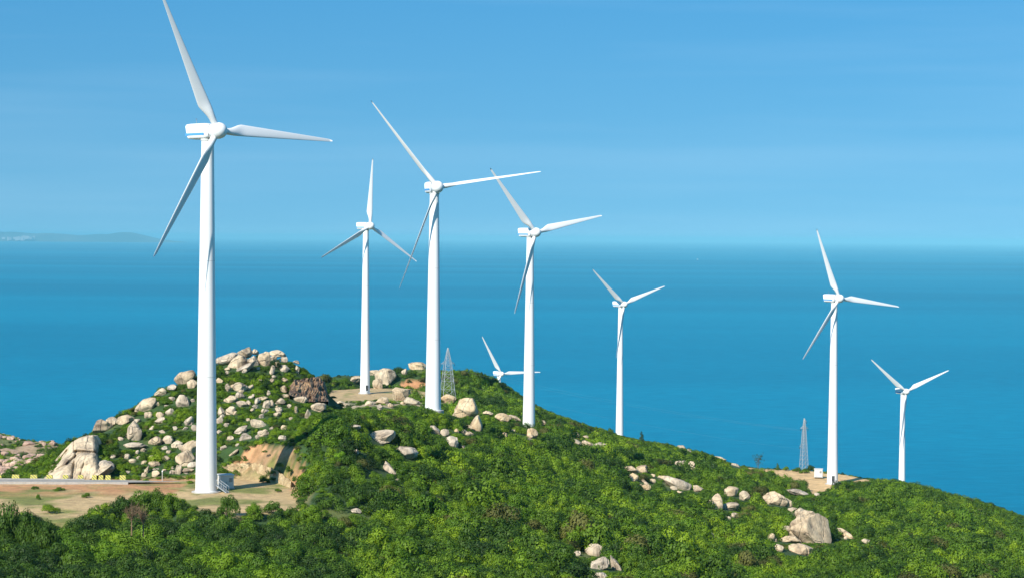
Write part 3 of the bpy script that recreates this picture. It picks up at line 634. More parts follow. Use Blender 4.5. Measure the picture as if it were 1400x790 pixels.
# ------------------------------------------------------------------ lattice pylons and power lines
def pylon(label, px, pyb, pyt, d, wb_px, arms, waist, kind=0):
    b = P(px, pyb, d); H = (pyb - pyt) * d / F; wb = wb_px * d / F / 2 * 0.86
    r_ = empty('lattice_pylon', b, R(18)); tag(r_, label, 'pylon')
    def hw(z):
        u = z / H
        return wb + (wb * waist[1] - wb) * (u / waist[0]) if u < waist[0] else wb * waist[1] + (0.10 - wb * waist[1]) * ((u - waist[0]) / (1 - waist[0]))
    cn = [(-1, -1), (1, -1), (1, 1), (-1, 1)]; pt = lambda c, z: Vector((cn[c][0] * hw(z), cn[c][1] * hw(z), z))
    lv = [0]; z = 0
    while z < H * 0.97: z += max(0.7, hw(z) * 1.45); lv.append(min(z, H * 0.985))
    for c in range(4):
        m = MB(); m.bar(pt(c, -1.0), pt(c, H * waist[0]), 0.085); m.bar(pt(c, H * waist[0]), pt(c, H * 0.985), 0.075); m.build('leg', M['galv'], r_)
    m = MB()
    for a_, b_ in zip(lv, lv[1:]):
        for c in range(4):
            e = (c + 1) % 4; m.bar(pt(c, a_), pt(e, b_), 0.05, 3); m.bar(pt(e, a_), pt(c, b_), 0.05, 3); m.bar(pt(c, b_), pt(e, b_), 0.05, 3)
    m.build('bracing', M['galv'], r_)
    tips = []
    for (u, L_, side) in arms:
        z = H * u
        for sx in ((-1, 1) if side == 0 else (side,)):
            m = MB(); tip = Vector((sx * L_, 0, z)); tips.append(Matrix.Translation(b) @ Matrix.Rotation(R(18), 4, 'Z') @ (tip + Vector((0, 0, -0.9))))
            for y_ in (-1, 1):
                m.bar((sx * hw(z) * 0.9, y_ * hw(z), z), tip, 0.06, 4); m.bar((sx * hw(z + 1.1), y_ * hw(z + 1.1), z + 1.1), tip, 0.05, 4)
                m.bar((sx * (hw(z) + L_) / 2, y_ * hw(z) * .5, z), (sx * (hw(z) + L_) / 2, y_ * hw(z) * .5, z + .5), .04, 3)
            arm = m.build('cross_arm', M['galv'], r_)
            m = MB(); m.lathe([(0.05, z - 0.9), (0.13, z - 0.75), (0.07, z - 0.6), (0.13, z - 0.45), (0.07, z - 0.3), (0.05, z)], 8, (sx * L_, 0, 0)); m.build('insulator', M['dark_metal'], arm)
    return tips
tp1 = pylon('larger grey lattice pylon with broad legs between two turbines on the ridge', 612, 545, 474, 800, 21, [(0.68, 2.6, 0), (0.36, 2.4, 1)], (0.66, 0.5))
tp2 = pylon('thin grey lattice pylon behind the sandy clearing, left of the small cabin', 1099, 641, 570, 850, 11, [(0.79, 1.6, 0), (0.44, 1.9, -1), (0.92, 0.9, 1)], (0.75, 0.42))
for i, (a_, b_) in enumerate([(tp1[1], tp2[1]), (tp1[2], tp2[2]), (tp1[0], tp2[0])]):
    a_ = Vector(a_); b_ = Vector(b_); m = MB(); pr_ = None
    for k in range(41):
        u = k / 40; c = a_.lerp(b_, u) - Vector((0, 0, 4 * 2.2 * u * (1 - u)))
        if pr_ is not None: m.bar(pr_, c, 0.012, 3)
        pr_ = c
    o = m.build('power_line', M['galv'], None)
    tag(o, 'thin power line sagging from the larger pylon to the thin one', 'power line', 'power lines strung between the two pylons')

# ------------------------------------------------------------------ boulders
def rock_mesh(seed, cuts=9, rough=0.07, sub=4, tap=0.0, deep=0.86):
    rg = np.random.default_rng(seed); bm = bmesh.new(); bmesh.ops.create_icosphere(bm, subdivisions=sub, radius=1.0)
    v = np.array([q.co[:] for q in bm.verts])
    for _ in range(cuts):
        n = rg.normal(size=3); n[2] = n[2] * 0.7 + 0.1; n /= np.linalg.norm(n); dd = rg.uniform(0.55, deep)
        e = v @ n - dd; v -= np.outer(np.clip(e, 0, None) * 0.88, n)
    k = rg.integers(0, 50)
    def n3(p, s): return (vnoise(p[:, 0] + p[:, 2] * .7, p[:, 1] - p[:, 2] * .6, s, k) + vnoise(p[:, 2] + p[:, 0] * .3, p[:, 1] + 5, s, k + 3)) - 1
    nv = v / (np.linalg.norm(v, axis=1, keepdims=True) + 1e-6)
    amp = rough * (n3(v, 0.9) * 1.3 + n3(v, 0.42) * 0.8 + n3(v, 0.2) * 0.4)
    for _ in range(2):                                     # fissures
        n = rg.normal(size=3); n[2] *= 0.4; n /= np.linalg.norm(n); e = v @ n - rg.uniform(-0.4, 0.4) + 0.10 * n3(v, 0.7)
        amp -= 0.085 * np.exp(-(e / 0.045) ** 2)
    v = v + nv * amp[:, None]
    if tap: s_ = 1 - tap * np.clip((v[:, 2] + 0.2), 0, 1.2); v[:, 0] *= s_; v[:, 1] *= s_
    v[:, 0] /= max(abs(v[:, 0]).max(), .1); v[:, 2] /= abs(v[:, 2]).max(); v[:, 1] /= abs(v[:, 1]).max()
    for q, c in zip(bm.verts, v): q.co = c
    for f_ in bm.faces: f_.smooth = True
    me = bpy.data.meshes.new('boulder'); bm.to_mesh(me); bm.free()
    try: me.set_sharp_from_angle(angle=R(48))
    except Exception: pass
    return me
CLEAR = []                                                 # (x, y, half width, half depth) kept free of plants
def rock_uv(): pass
def boulder(px, py, w_, h_, label, group=None, mat='granite', rot=0.0, lo=180, hi=1250, seed=None, tap=0.0, cuts=12, dk=0.8, sub=4, name='boulder', cat='boulder', d=None, deep=0.78, clear=True):
    dd = hit(px, py + h_ * 0.38, lo, hi) if d is None else d
    sd = seed if seed is not None else int(px * 7 + py * 13)
    c = P(px, py, dd + 0.15 * w_ * dd / F)
    me = rock_mesh(sd, cuts, 0.10, sub, tap, deep); me.materials.append(M[mat]); me.name = name
    o = bpy.data.objects.new(name, me); C.objects.link(o)
    wm = w_ * dd / F / 2 * 1.04; hm = h_ * dd / F / 2 * 1.12; dm = max(wm * dk, hm * 0.6)
    o.scale = (wm, dm, hm); o.location = (c.x, c.y, c.z - hm * 0.08); o.rotation_euler = (0, R(rot), 0)
    tag(o, label, cat, group)
    if clear: CLEAR.append((c.x, c.y, wm * 0.95, dm, hm, c.z))
    return o
G1 = 'granite boulders on the rocky left hill'; G2 = 'boulders crowning the top of the left hill'; G3 = 'rocks around the middle of the ridge'
G4 = 'boulders on the right slope'; G5 = 'rocks poking out of the green middle slope'; G6 = 'rocks around the far dirt pad'
B = boulder
L1 = dict(lo=400, hi=520)
# the big granite outcrop at the left end of the hill
def outcrop():
    """one big fused granite outcrop: sloping slabs split by joints, thick and closed at the back"""
    NU, NV = 90, 60; sil_t = [(56, 654), (62, 645), (70, 634), (80, 623), (90, 612), (98, 604), (108, 598), (118, 595), (127, 594), (131, 600), (133, 612), (134, 620), (142, 626), (150, 629), (153, 633)]
    sil_b = [(56, 657), (80, 658), (105, 658), (122, 655), (136, 648), (147, 640), (153, 635)]
    px = np.linspace(56, 153, NU); top = np.interp(px, *zip(*sil_t)); bot = np.interp(px, *zip(*sil_b)); v = []; f = []
    joints = [((72, 640), (92, 615), 1.0, 1.7), ((92, 633), (108, 619), 1.0, 1.6), ((104, 617), (134, 619), 1.3, 2.2), ((70, 645), (92, 634), .7, 1.3), ((104, 617), (98, 655), .7, 1.3), ((118, 622), (108, 655), .35, 1.0)]
    for i in range(NU):
        for j in range(NV):
            u = j / (NV - 1); py = bot[i] + (top[i] - bot[i]) * u; ed = min(i, NU - 1 - i) / 9; ed = min(1, ed) ** .5
            dep = 414.5 + 9.5 * u ** 1.25 + 3.0 * (1 - ed) - 2.2 * math.sin(math.pi * min(1, max(0, (px[i] - 100) / 40))) * (1 - abs(2 * u - .9)) - 1.5 * math.exp(-((px[i] - 85) / 12) ** 2) * (1 - u)
            dep += (float(fbm(px[i] * .3, py * .3, 4, 4)) - .5) * 2.4
            for (a, b, am, wd_) in joints:
                ax, ay = a; bx, by = b; tt = max(0, min(1, ((px[i] - ax) * (bx - ax) + (py - ay) * (by - ay)) / ((bx - ax) ** 2 + (by - ay) ** 2)))
                dd = math.hypot(px[i] - ax - tt * (bx - ax), py - ay - tt * (by - ay)); dep += am * 1.5 * math.exp(-(dd / wd_) ** 2)
            dep += 2.0 * max(0, (py - 619) / 40) * 0 + (1.0 if py < 618 and px[i] > 100 else 0)
            c = P(px[i], py, dep); v.append(c)
        c = v[-1]; v.append((c[0] + .3, c[1] + 3.5, c[2] - .4)); v.append((c[0] + .6, c[1] + 9, c[2] - 3)); v.append((c[0] + .6, c[1] + 9, c[2] - 14))
    K = NV + 3
    for i in range(NU - 1):
        for j in range(K - 1): f.append((i * K + j, (i + 1) * K + j, (i + 1) * K + j + 1, i * K + j + 1))
    f.append(tuple(range(K))); f.append(tuple((NU - 1) * K + j for j in range(K))[::-1])
    o = mesh_obj('granite_outcrop', v, f, M['granite'], None, True); tag(o, 'big pale outcrop of sloping split granite slabs above the left end of the road', 'rock outcrop', G1)
    for q in ((70, 3.2), (90, 4), (110, 4.5), (130, 3.5)):
        c = P(q[0], 640, 416); CLEAR.append((c.x, c.y, q[1] * .7, 4, 3, c.z - 1))
outcrop()
one = [
 (140,583,27,19,-20,'knobbly pale boulder on the left skyline above the square-faced boulder'), (154,577,18,14,0,'small rounded boulder on the left skyline between two larger ones'), (173,573,25,12,-8,'long flat boulder on the left skyline above the square-faced boulder'),
 (183,590,21,27,4,'upright square-faced boulder below the left skyline'), (201,553,36,18,-42,'tilted slab on the left skyline below the row of small rocks'), (220,536,17,10,-15,'low boulder on the left skyline above the tilted slab'),
 (235,529,13,8,-10,'small boulder on the left skyline just below the egg-shaped one'), (252,516,31,18,-18,'large egg-shaped boulder on the left skyline next to the tallest turbine'), (262,525,15,12,-20,'grey weathered rock tucked under the egg-shaped skyline boulder'),
 (251,548,19,17,0,'rounded boulder in scrub below the egg-shaped skyline boulder'), (219,575,15,9,-25,'tilted rock in scrub left of the tallest turbine, below the tilted slab'), (258,576,16,11,-50,'leaning oval boulder immediately left of the tallest turbine shaft'),
 (211,603,21,12,-10,'flat-topped boulder halfway up the hill left of the tallest turbine'), (183,609,34,9,-6,'long low ledge of rock right of the square-faced boulder'), (230,601,17,12,-40,'angular pale rock left of the dark overhanging boulder'),
 (243,607,16,10,-12,'small oval rock above the dark overhanging boulder'), (263,610,34,20,-38,'large leaning boulder partly behind the tallest turbine shaft'), (253,627,24,21,-10,'pale block under the large leaning boulder beside the turbine'),
 (244,642,9,14,15,'narrow upright rock at the foot of the leaning boulder'), (140,641,32,20,-28,'big leaning oval boulder above the roadside, right of the granite outcrop'), (212,634,16,9,8,'flat pale rock low on the hill above the marker post'),
 (213,647,12,9,-15,'small rock just above the road left of the tallest turbine'), (201,642,6,12,20,'thin upright sliver of rock low on the left hill'), (256,643,17,8,-10,'low rock just above the road at the turbine foot'),
 (311,489,31,13,-14,'long sloping slab at the left end of the summit boulders'), (337,481,22,12,-4,'topmost rounded boulder of the left hill summit'), (349,481,9,7,10,'small block leaning on the topmost summit boulder'),
 (327,496,31,17,-36,'big diagonal boulder below the topmost summit boulder'), (347,493,14,15,0,'block standing right of the big diagonal summit boulder'), (335,503,34,9,-30,'thin diagonal slab at the base of the summit boulders'),
 (362,491,17,21,8,'upright rounded boulder right of the summit gap'), (380,483,22,9,3,'flat cap boulder at the right end of the summit'), (389,491,9,10,0,'small boulder below the flat cap at the right end of the summit'),
 (388,504,14,10,0,'round boulder below the right end of the summit'), (372,506,7,13,4,'narrow standing stone below the upright summit boulder'), (407,505,6,11,-4,'slim standing stone on the right shoulder of the left hill'),
 (327,529,21,13,-8,'rounded boulder right of the turbine shaft, below the summit'), (316,545,20,11,-16,'tilted slab right of the turbine shaft above two round boulders'), (330,552,16,9,10,'angular rock beside the tilted slab right of the turbine shaft'),
 (302,563,10,14,0,'tall oval boulder touching the tallest turbine shaft in view'), (316,561,15,12,0,'round pale boulder right of the tall oval one near the shaft'), (365,552,11,13,0,'square upright boulder in the middle of the left hill'),
 (360,544,14,6,-5,'low flat rock above the square upright boulder'), (383,549,14,9,-8,'rock right of the square upright boulder on the left hill'), (388,532,8,10,0,'single rounded rock below the right shoulder of the left hill'),
 (352,579,22,12,2,'blocky pale boulder low on the left hill, above the orange bank'), (329,588,20,9,-25,'tilted flat rock left of the blocky pale boulder'), (335,597,17,10,-8,'rounded rock above the transformer cabin side of the hill'),
 (315,599,10,7,0,'small rock above the transformer cabin, near the turbine shaft'), (360,592,15,9,-22,'pale rock right above the orange earth bank'), (319,619,18,5,-38,'thin diagonal sliver of rock above the transformer cabin'),
 (387,598,12,9,-20,'rock at the right edge of the turbine shadow above the bank'), (436,556,21,14,-10,'round pale boulder with a dark mark at the crest right of the left hill'), (420,566,9,13,15,'split white rocks below the round crest boulder'),
 (412,546,20,9,0,'flat rubble rock below the brown cut face')]
for (px, py, w_, h_, rt, lb) in one: B(px, py, w_ * 1.1, h_ * 1.1, lb, G2 if (py < 510 and px > 290) else G1, rot=rt, mat=random.choice(['granite', 'granite', 'pale_rock']), **dict(lo=400, hi=620))
small = [(202,567,11,9),(218,567,10,7),(232,563,10,8),(267,585,10,8),(174,624,7,7),(182,630,9,6),(154,624,8,5),(226,626,10,7),(264,635,12,8),(379,498,6,8),(406,495,9,4),(312,530,7,10),(327,540,12,8),(342,530,10,6),(351,548,5,9),
 (389,519,8,5),(344,542,8,5),(340,550,6,7),(367,537,5,7),(382,560,7,6),(357,569,8,5),(379,566,9,6),(405,560,4,9),(389,584,8,6),(352,597,6,5),(305,612,9,6),(208,585,7,5),(190,625,6,5),(165,600,7,5),(222,590,8,5),(240,585,7,5),(235,545,8,6),
 (300,520,8,6),(310,510,7,5),(355,520,6,4),(372,520,7,5),(345,560,6,4),(372,585,6,4),(398,572,6,5),(340,573,6,4),(310,580,7,5),(300,590,7,5),(325,608,7,4),(236,645,8,6),(175,645,7,5),(225,612,7,5),(196,615,7,5),(207,625,6,5),(228,555,6,4),(215,552,7,5),(365,562,6,4),(395,555,6,5)]
for (px, py, w_, h_) in small:
    B(px, py, w_ * 1.25, h_ * 1.25, 'small pale rock half sunk in the scrub of the rocky left hill', 'small rocks scattered over the left hill', rot=random.uniform(-35, 25), mat=random.choice(['granite', 'pale_rock']), lo=400, hi=620, sub=3)
ext = random.Random(3)
for k in range(60):
    a_ = ext.choice(one[:49]); w_ = ext.uniform(5, 11); px, py = a_[0] + ext.uniform(-16, 16), a_[1] + ext.uniform(-3, 12)
    if px < 150 or py > 650 or (300 < px < 410 and py > 596) or (px < 300 and py < 1.0 * (600 - 0.42 * (px - 120)) - 4) or (px > 395 and py < 555): continue
    B(px, py, w_, w_ * ext.uniform(.55, .95), 'small pale rock half sunk in the scrub of the rocky left hill', 'small rocks scattered over the left hill', rot=ext.uniform(-35, 25), mat=ext.choice(['granite', 'pale_rock']), lo=400, hi=620, sub=3)
# around the far dirt pad
for a in [(484,519,24,10,-14,'long sloping slab left of the turbine on the dirt pad','granite'),(511,509,15,9,-10,'small boulder on the skyline right of the far pad turbine','granite'),(527,515,30,24,-14,'big wedge-shaped block right of the far pad turbine, its right face in shade','granite'),
 (516,524,14,18,0,'tall block in front of the wedge-shaped one beside the far pad','granite'),(553,508,9,9,0,'small rock on the skyline left of the white dome rock','granite'),(571,500,26,12,0,'pale dome rock on the skyline beside the slender-bladed turbine','warm_rock')]:
    B(a[0], a[1], a[2], a[3], a[5], G6, rot=a[4], mat=a[6], lo=840, hi=980)
for a in [(548,539,27,21,-4,'large craggy boulder at the right edge of the far dirt pad'),(524,547,20,10,0,'low rounded rock at the front edge of the far dirt pad'),(563,549,22,10,20,'slab sloping down to the right of the craggy pad boulder'),(505,551,14,7,0,'small rock in the front bank of the far dirt pad'),(466,551,16,7,0,'rubble rock at the left front of the far dirt pad')]:
    B(a[0], a[1], a[2], a[3], a[5], G6, rot=a[4], mat='granite', lo=690, hi=840)
for a in [(613,545,26,15,0,'rough rock under the feet of the larger lattice pylon','warm_rock',700,790),(637,557,38,27,-4,'massive square tan boulder right of the slender-bladed turbine','warm_rock',560,680),(652,578,17,26,2,'upright golden block below the massive square boulder','warm_rock',540,620),
 (640,585,14,9,10,'small rock at the left foot of the upright golden block','warm_rock',540,620),(687,570,24,12,18,'rounded boulder left of the turbine rising from rocks','warm_rock',600,700),(704,571,18,8,20,'low rock touching the left side of the turbine rising from rocks','granite',600,700),
 (740,578,17,9,10,'flat pale rock right of the turbine rising from rocks','warm_rock',640,760),(726,592,19,15,-10,'pale rock just below the foot of the turbine rising from rocks','warm_rock',600,698),(667,564,15,5,8,'low ledge right of the massive square boulder','warm_rock',590,680),
 (786,593,10,6,0,'small rock up slope of the long ledge, right of the ridge turbine','granite',600,760),(787,603,22,6,22,'thin ledge at the left of the long boulder','granite',600,720),(804,607,22,12,12,'pale left end block of the long dark boulder','granite',600,720),
 (824,611,28,14,8,'long dark shaded boulder in front of the seaward turbine','pale_rock',600,720),(861,641,25,10,8,'flat overhanging boulder resting on a block on the right slope','granite',560,680),(866,652,18,12,0,'block under the flat overhanging boulder','warm_rock',560,680),
 (878,640,17,12,0,'round boulder right of the flat overhanging one','granite',560,680),(884,666,14,11,25,'small tan rock below the overhanging boulder','warm_rock',540,660),(880,657,10,5,30,'sliver of rock between the overhanging boulder and the tan rock','granite',540,660),
 (932,612,20,9,14,'grey ledge on the skyline right of the conical pine','pale_rock',860,970),(943,618,12,7,35,'dark rock at the right end of the grey skyline ledge','pale_rock',860,970),(985,627,17,6,14,'pale rock on the skyline left of the sandy clearing','warm_rock',840,960),(1006,636,13,7,24,'rock on the skyline at the left tip of the sandy clearing','granite',820,930),
 (915,631,8,6,0,'leftmost of the small rocks above the broad slab','warm_rock',580,720),(929,633,18,9,-22,'curved pale rock above the broad slab','granite',580,720),(946,634,10,9,10,'small cap rock on top of the round boulder above the broad slab','granite',580,720),
 (948,645,21,16,0,'round boulder right of the curved pale rock, above the broad slab','granite',580,720),(909,652,22,6,4,'thin flat rock on the upper left of the broad slab','granite',560,700),(927,661,44,18,16,'broad grey slab cluster in the middle of the right slope','pale_rock',560,690),
 (955,668,16,10,14,'rock at the lower right end of the broad slab','granite',560,690),(928,672,10,4,0,'small flat rock below the broad slab','granite',560,690)]:
    B(a[0], a[1], a[2], a[3], a[5], G3 if a[0] < 860 else G4, rot=a[4], mat=a[6], lo=a[7], hi=a[8])
for a in [(521,598,41,17,-12,'large pale boulder on the green slope below the slender-bladed turbine'),(555,618,29,18,-14,'grey oval boulder right below the large pale slope boulder'),(533,641,24,9,48,'narrow brownish rock strip below the grey oval boulder'),(596,588,18,10,52,'leaning grey rock left of the block at the foot of the square boulder'),
 (608,591,11,10,30,'small grey rock between the leaning rock and the angular block'),(617,603,19,15,-8,'angular grey block with a shaded front on the green slope'),(632,610,9,5,20,'small rock at the right of the angular grey block'),(484,583,16,7,-4,'small flat rock on the green slope left of the large pale boulder'),
 (487,617,8,6,-10,'small rock on the green slope below and left of the large pale boulder'),(535,569,10,6,0,'little rock near the crest under the far dirt pad'),(543,656,8,4,0,'tiny rock below the narrow brownish strip'),(486,698,16,7,6,'flat pink rock in the woods right of the platform'),
 (520,556,8,7,0,'pale stone on the crest in front of the far dirt pad'),(819,690,9,6,35,'tiny white rock alone in the scrub of the middle slope'),(761,731,15,10,15,'small white rock up slope of the pointed boulder pile'),(975,732,17,6,18,'thin white rock left of the big boulder group')]:
    B(a[0], a[1], a[2] * 1.12, a[3] * 1.15, a[5], G5, rot=a[4], mat='pale_rock', lo=300, hi=640)
for a in [(813,752,32,19,0,'pointed boulder on top of the pile near the bottom edge',.35),(818,770,30,20,2,'middle block of the boulder pile near the bottom edge',0),(822,788,26,12,4,'lowest rock of the boulder pile near the bottom edge',0),(842,774,36,11,58,'slab leaning against the right side of the boulder pile',0),(788,756,12,7,-10,'brown stone at the left foot of the boulder pile',0)]:
    B(a[0], a[1], a[2], a[3], a[5], G4, rot=a[4], mat='pale_rock', lo=330, hi=420, tap=a[6], sub=5, dk=.6)
for a in [(979,686,25,24,0,'tall round boulder at the left of the cluster on the right slope','granite',.25),(999,672,22,15,0,'rounded boulder at the top of the cluster on the right slope','granite',0),(1018,678,20,15,22,'domed boulder at the right of the cluster on the right slope','granite',0),
 (999,692,28,13,-4,'flat boulder resting on two small stones on the right slope','pale_rock',0),(1005,704,12,7,0,'small right stone under the flat resting boulder','granite',0),(993,708,14,7,8,'small left stone under the flat resting boulder','granite',0),
 (1061,682,36,21,4,'domed boulder between the cluster and the sandy clearing','granite',0),(1078,688,20,11,30,'low right shoulder rock of the domed boulder','granite',0),(1089,672,32,8,12,'flat grey rock just below the sandy clearing','pale_rock',0),(1119,676,12,5,16,'small grey rock trailing right of the flat grey one','pale_rock',0),
 (1084,697,16,11,-15,'small round boulder at the top left of the biggest boulder','granite',0),(1090,705,14,9,0,'stone wedged between the small round boulder and the biggest one','pale_rock',0),
 (1074,724,18,12,-5,'small domed rock left of the biggest boulder','granite',0),(1054,734,14,14,10,'pale rock at the far left of the biggest boulder group','granite',0),(1081,737,30,11,-4,'rounded rock below the small domed one in the biggest group','granite',0),
 (1094,750,39,18,8,'broad low rock at the front of the biggest boulder group','granite',0),(1064,749,15,12,0,'small rock at the front left of the biggest boulder group','granite',0),(1159,731,34,10,34,'long slanting slab right of the biggest boulder','granite',0),
 (1143,723,11,6,4,'small rock at the upper tip of the long slanting slab','granite',0),(1185,739,16,8,10,'low rock right of the long slanting slab','granite',0),(1396,731,9,10,0,'upper rock at the right photo edge','warm_rock',0),(1398,742,9,6,0,'lower rock at the right photo edge','warm_rock',0)]:
    B(a[0], a[1], a[2], a[3], a[5], G4, rot=a[4], mat=a[6], lo=440, hi=720, tap=a[7], sub=5 if a[2] > 24 else 4)
B(1108, 722, 62, 48, 'biggest boulder of the right slope, cracked, tapering to a point at the top left', G4, mat='granite', rot=36, lo=440, hi=600, tap=.15, sub=5, cuts=12, d=505)
B(1096, 702, 24, 14, 'pointed upper tip block of the biggest boulder', G4, mat='granite', rot=30, lo=440, hi=600, d=508)

for (qx, qy, n_, l_, h2) in [(872, 656, 7, 540, 690), (935, 660, 8, 560, 700), (998, 690, 5, 480, 640), (1078, 742, 6, 440, 560), (700, 588, 8, 590, 720), (650, 592, 4, 530, 660), (800, 602, 5, 600, 740), (560, 556, 5, 690, 840), (1130, 735, 3, 440, 600)]:
    for k in range(n_):
        w_ = ext.uniform(5, 11); B(qx + ext.uniform(-28, 28), qy + ext.uniform(-8, 9), w_, w_ * ext.uniform(.45, .85), 'small pale rock among the shrubs beside the bigger boulders of the ridge', 'small rocks scattered along the ridge', rot=ext.uniform(-20, 35), mat=ext.choice(['granite', 'warm_rock']), lo=l_, hi=h2, sub=3)
# brown quarried face on the right shoulder of the left hill
def cutface():
    N, J = 70, 26; px = np.linspace(396, 448, N); v = []; f = []
    top = np.interp(px, [396, 405, 420, 434, 441, 445, 448], [527, 519, 516, 515, 520, 529, 543]); bot = np.interp(px, [396, 405, 420, 448], [536, 540, 546, 545])
    for i in range(N):
        d0 = 462 + 8 * i / N
        for j in range(J):
            u = j / (J - 1); py = bot[i] + 3 + (top[i] + 3.5 * (float(vnoise(i * .22, 3, 1, 2)) - .5) + 2 * (float(vnoise(i * .6, 9, 1, 2)) - .5) - bot[i] - 3) * u; c = P(px[i] + (float(vnoise(j * .4, i * .1, 1, 6)) - .5) * 3, py, d0 + 11 * u)
            rg = (float(vnoise(i * .22, j * .10, 1.0, 8)) - 0.5) * 2.8 + (float(vnoise(i * .5, j * .4, 1.0, 5)) - 0.5) * 1.8 + (float(vnoise(i * 1.1, j * .9, 1.0, 5)) - 0.5) * 0.6
            v.append((c.x, c.y + rg, c.z))
        for yy, dz in ((3, -0.3), (6, -1.6), (6, -8)): v.append((c.x, c.y + yy, c.z + dz))
    K = J + 3
    for i in range(N - 1):
        for j in range(K - 1): f.append((i * K + j, (i + 1) * K + j, (i + 1) * K + j + 1, i * K + j + 1))
    f.append(tuple(range(K))); f.append(tuple((N - 1) * K + j for j in range(K))[::-1])
    o = mesh_obj('rock_face', v, f, M['brown_rock']); tag(o, 'dark brown quarried rock face below the right shoulder of the left hill', 'rock face')
cutface()

# rubble of the far headland, too many small stones to count
rv = []; rf = []; rm = rock_mesh(5, 7, 0.05, 2); base_v = np.array([q.co[:] for q in rm.vertices]); base_f = [tuple(p_.vertices) for p_ in rm.polygons]
hx = rng.uniform(-330, -170, 3200); hy = rng.uniform(860, 1080, 3200); hzv = hgt(hx, hy); k_ = 0
for x, y, z in zip(hx, hy, hzv):
    if fbm(x, y, 28, 60) < 0.47: continue
    s_ = rng.uniform(0.5, 1.5) ** 2; a = rng.uniform(0, 6.28); q = base_v * np.array((s_ * rng.uniform(.8, 1.7), s_, s_ * rng.uniform(.5, .9)))
    q = np.c_[q[:, 0] * math.cos(a) - q[:, 1] * math.sin(a), q[:, 0] * math.sin(a) + q[:, 1] * math.cos(a), q[:, 2]] + (x, y, z + s_ * .2)
    n_ = len(rv); rv += q.tolist(); rf += [tuple(i + n_ for i in p_) for p_ in base_f]
o = mesh_obj('headland_rubble', rv, rf, M['pink_rock'], smooth=False); tag(o, 'reddish rubble covering the low headland at the left edge', kind='stuff')

# ------------------------------------------------------------------ plants
def leaf_cloud(lobes, per, size, seed, up=0.25, jit=0.75):
    rg = np.random.default_rng(seed); V = []; 
    for (c, r, sq) in lobes:
        n = int(per * r * r); d = rg.normal(size=(n, 3)); d /= np.linalg.norm(d, axis=1, keepdims=True)
        d = d[d[:, 2] > -0.55]; n = len(d)
        rad = r * rg.uniform(0.72, 1.06, n)[:, None]; p = np.array(c) + d * rad * np.array((1, 1, sq))
        nn = d * np.array((1, 1, 1 / sq)) + rg.normal(size=(n, 3)) * jit * 0.42 + np.array((0, 0, up)); nn /= np.linalg.norm(nn, axis=1, keepdims=True)
        t_ = np.cross(nn, rg.normal(size=(n, 3))); t_ /= np.linalg.norm(t_, axis=1, keepdims=True); b_ = np.cross(nn, t_)
        s_ = size * rg.uniform(0.65, 1.35, n)[:, None]
        V.append(np.stack([p - t_ * s_, p + b_ * s_ * 0.55 - nn * s_ * .1, p + t_ * s_, p - b_ * s_ * 0.55 - nn * s_ * .1], 1))
    V = np.concatenate(V).reshape(-1, 3); return V
def leaf_mesh(name, V, mat):
    n = len(V); me = bpy.data.meshes.new(name); me.vertices.add(n); me.vertices.foreach_set('co', V.astype(np.float32).ravel())
    me.loops.add(n); me.loops.foreach_set('vertex_index', np.arange(n, dtype=np.int32)); me.polygons.add(n // 4)
    me.polygons.foreach_set('loop_start', np.arange(0, n, 4, dtype=np.int32)); me.update(calc_edges=True); me.materials.append(mat); return me
def bush_lobes(seed, n, spread, r0, r1, z0, z1, flat=0.8):
    rg = np.random.default_rng(seed); L = []
    for k in range(n):
        a = rg.uniform(0, 6.28); q = spread * math.sqrt(rg.uniform(0, 1)); z = z0 + (z1 - z0) * (1 - (q / spread) ** 2) * rg.uniform(0.55, 1)
        L.append(((q * math.cos(a), q * math.sin(a), z), rg.uniform(r0, r1), flat))
    return L
BUSH = []
for k in range(7):
    fl = 0.75 if k < 5 else 0.6
    V = leaf_cloud(bush_lobes(100 + k, 13, 0.74, 0.22, 0.42, 0.05, 0.85, fl + .1), 1150, 0.055, 200 + k, 0.05, 0.5)
    for q in (('leaf_scrub', 'leaf_scrub', 'leaf_mid') if k % 2 else ('leaf_scrub', 'leaf_dark', 'leaf_bright')):
        BUSH.append(bpy.data.objects.new('bush_source', leaf_mesh('bush_leaves', V, M[q])))
BUSH.append(bpy.data.objects.new('bush_source', leaf_mesh('bush_leaves', V, M['leaf_dry'])))
def tree_parts(seed, hgt_=1.0, n=22, conical=False, sparse=1.0):
    """unit tree about 1 wide (radius) and 1.5 high: trunk mesh and crown leaves"""
    rg = np.random.default_rng(seed); L = []
    if conical:
        for k in range(22):
            u = k / 21; r = 0.42 * (1 - u) ** 0.7 + 0.08; a = rg.uniform(0, 6.28); q = r * 0.45
            L.append(((q * math.cos(a), q * math.sin(a), 0.3 + 1.5 * u), r * 0.62, 0.9))
    else:
        for k in range(n):
            a = rg.uniform(0, 6.28); u = rg.uniform(0, 1); q = 0.75 * math.sqrt(u); z = 0.36 + 0.66 * math.sqrt(max(0, 1 - 0.9 * u)) * rg.uniform(0.6, 1.08) + rg.uniform(-.06, .06)
            L.append(((q * math.cos(a), q * math.sin(a), z), rg.uniform(0.2, 0.36), 0.72))
    V = leaf_cloud(L, 2400 * sparse, 0.042, seed + 9, 0.05, 0.5)
    m = MB(); h0 = 0.45; m.bar((0, 0, -0.25), (0.02, 0, h0), 0.055, 7, 0.035)
    for (c, r, _) in L[::2]:
        m.bar((0.02, 0, h0 * rg.uniform(.6, 1)), Vector(c) * 0.95, 0.022, 5, 0.006)
    if conical: m.bar((0, 0, 0.3), (0, 0, 1.75), 0.04, 6, 0.01)
    return m, V
TREES = []
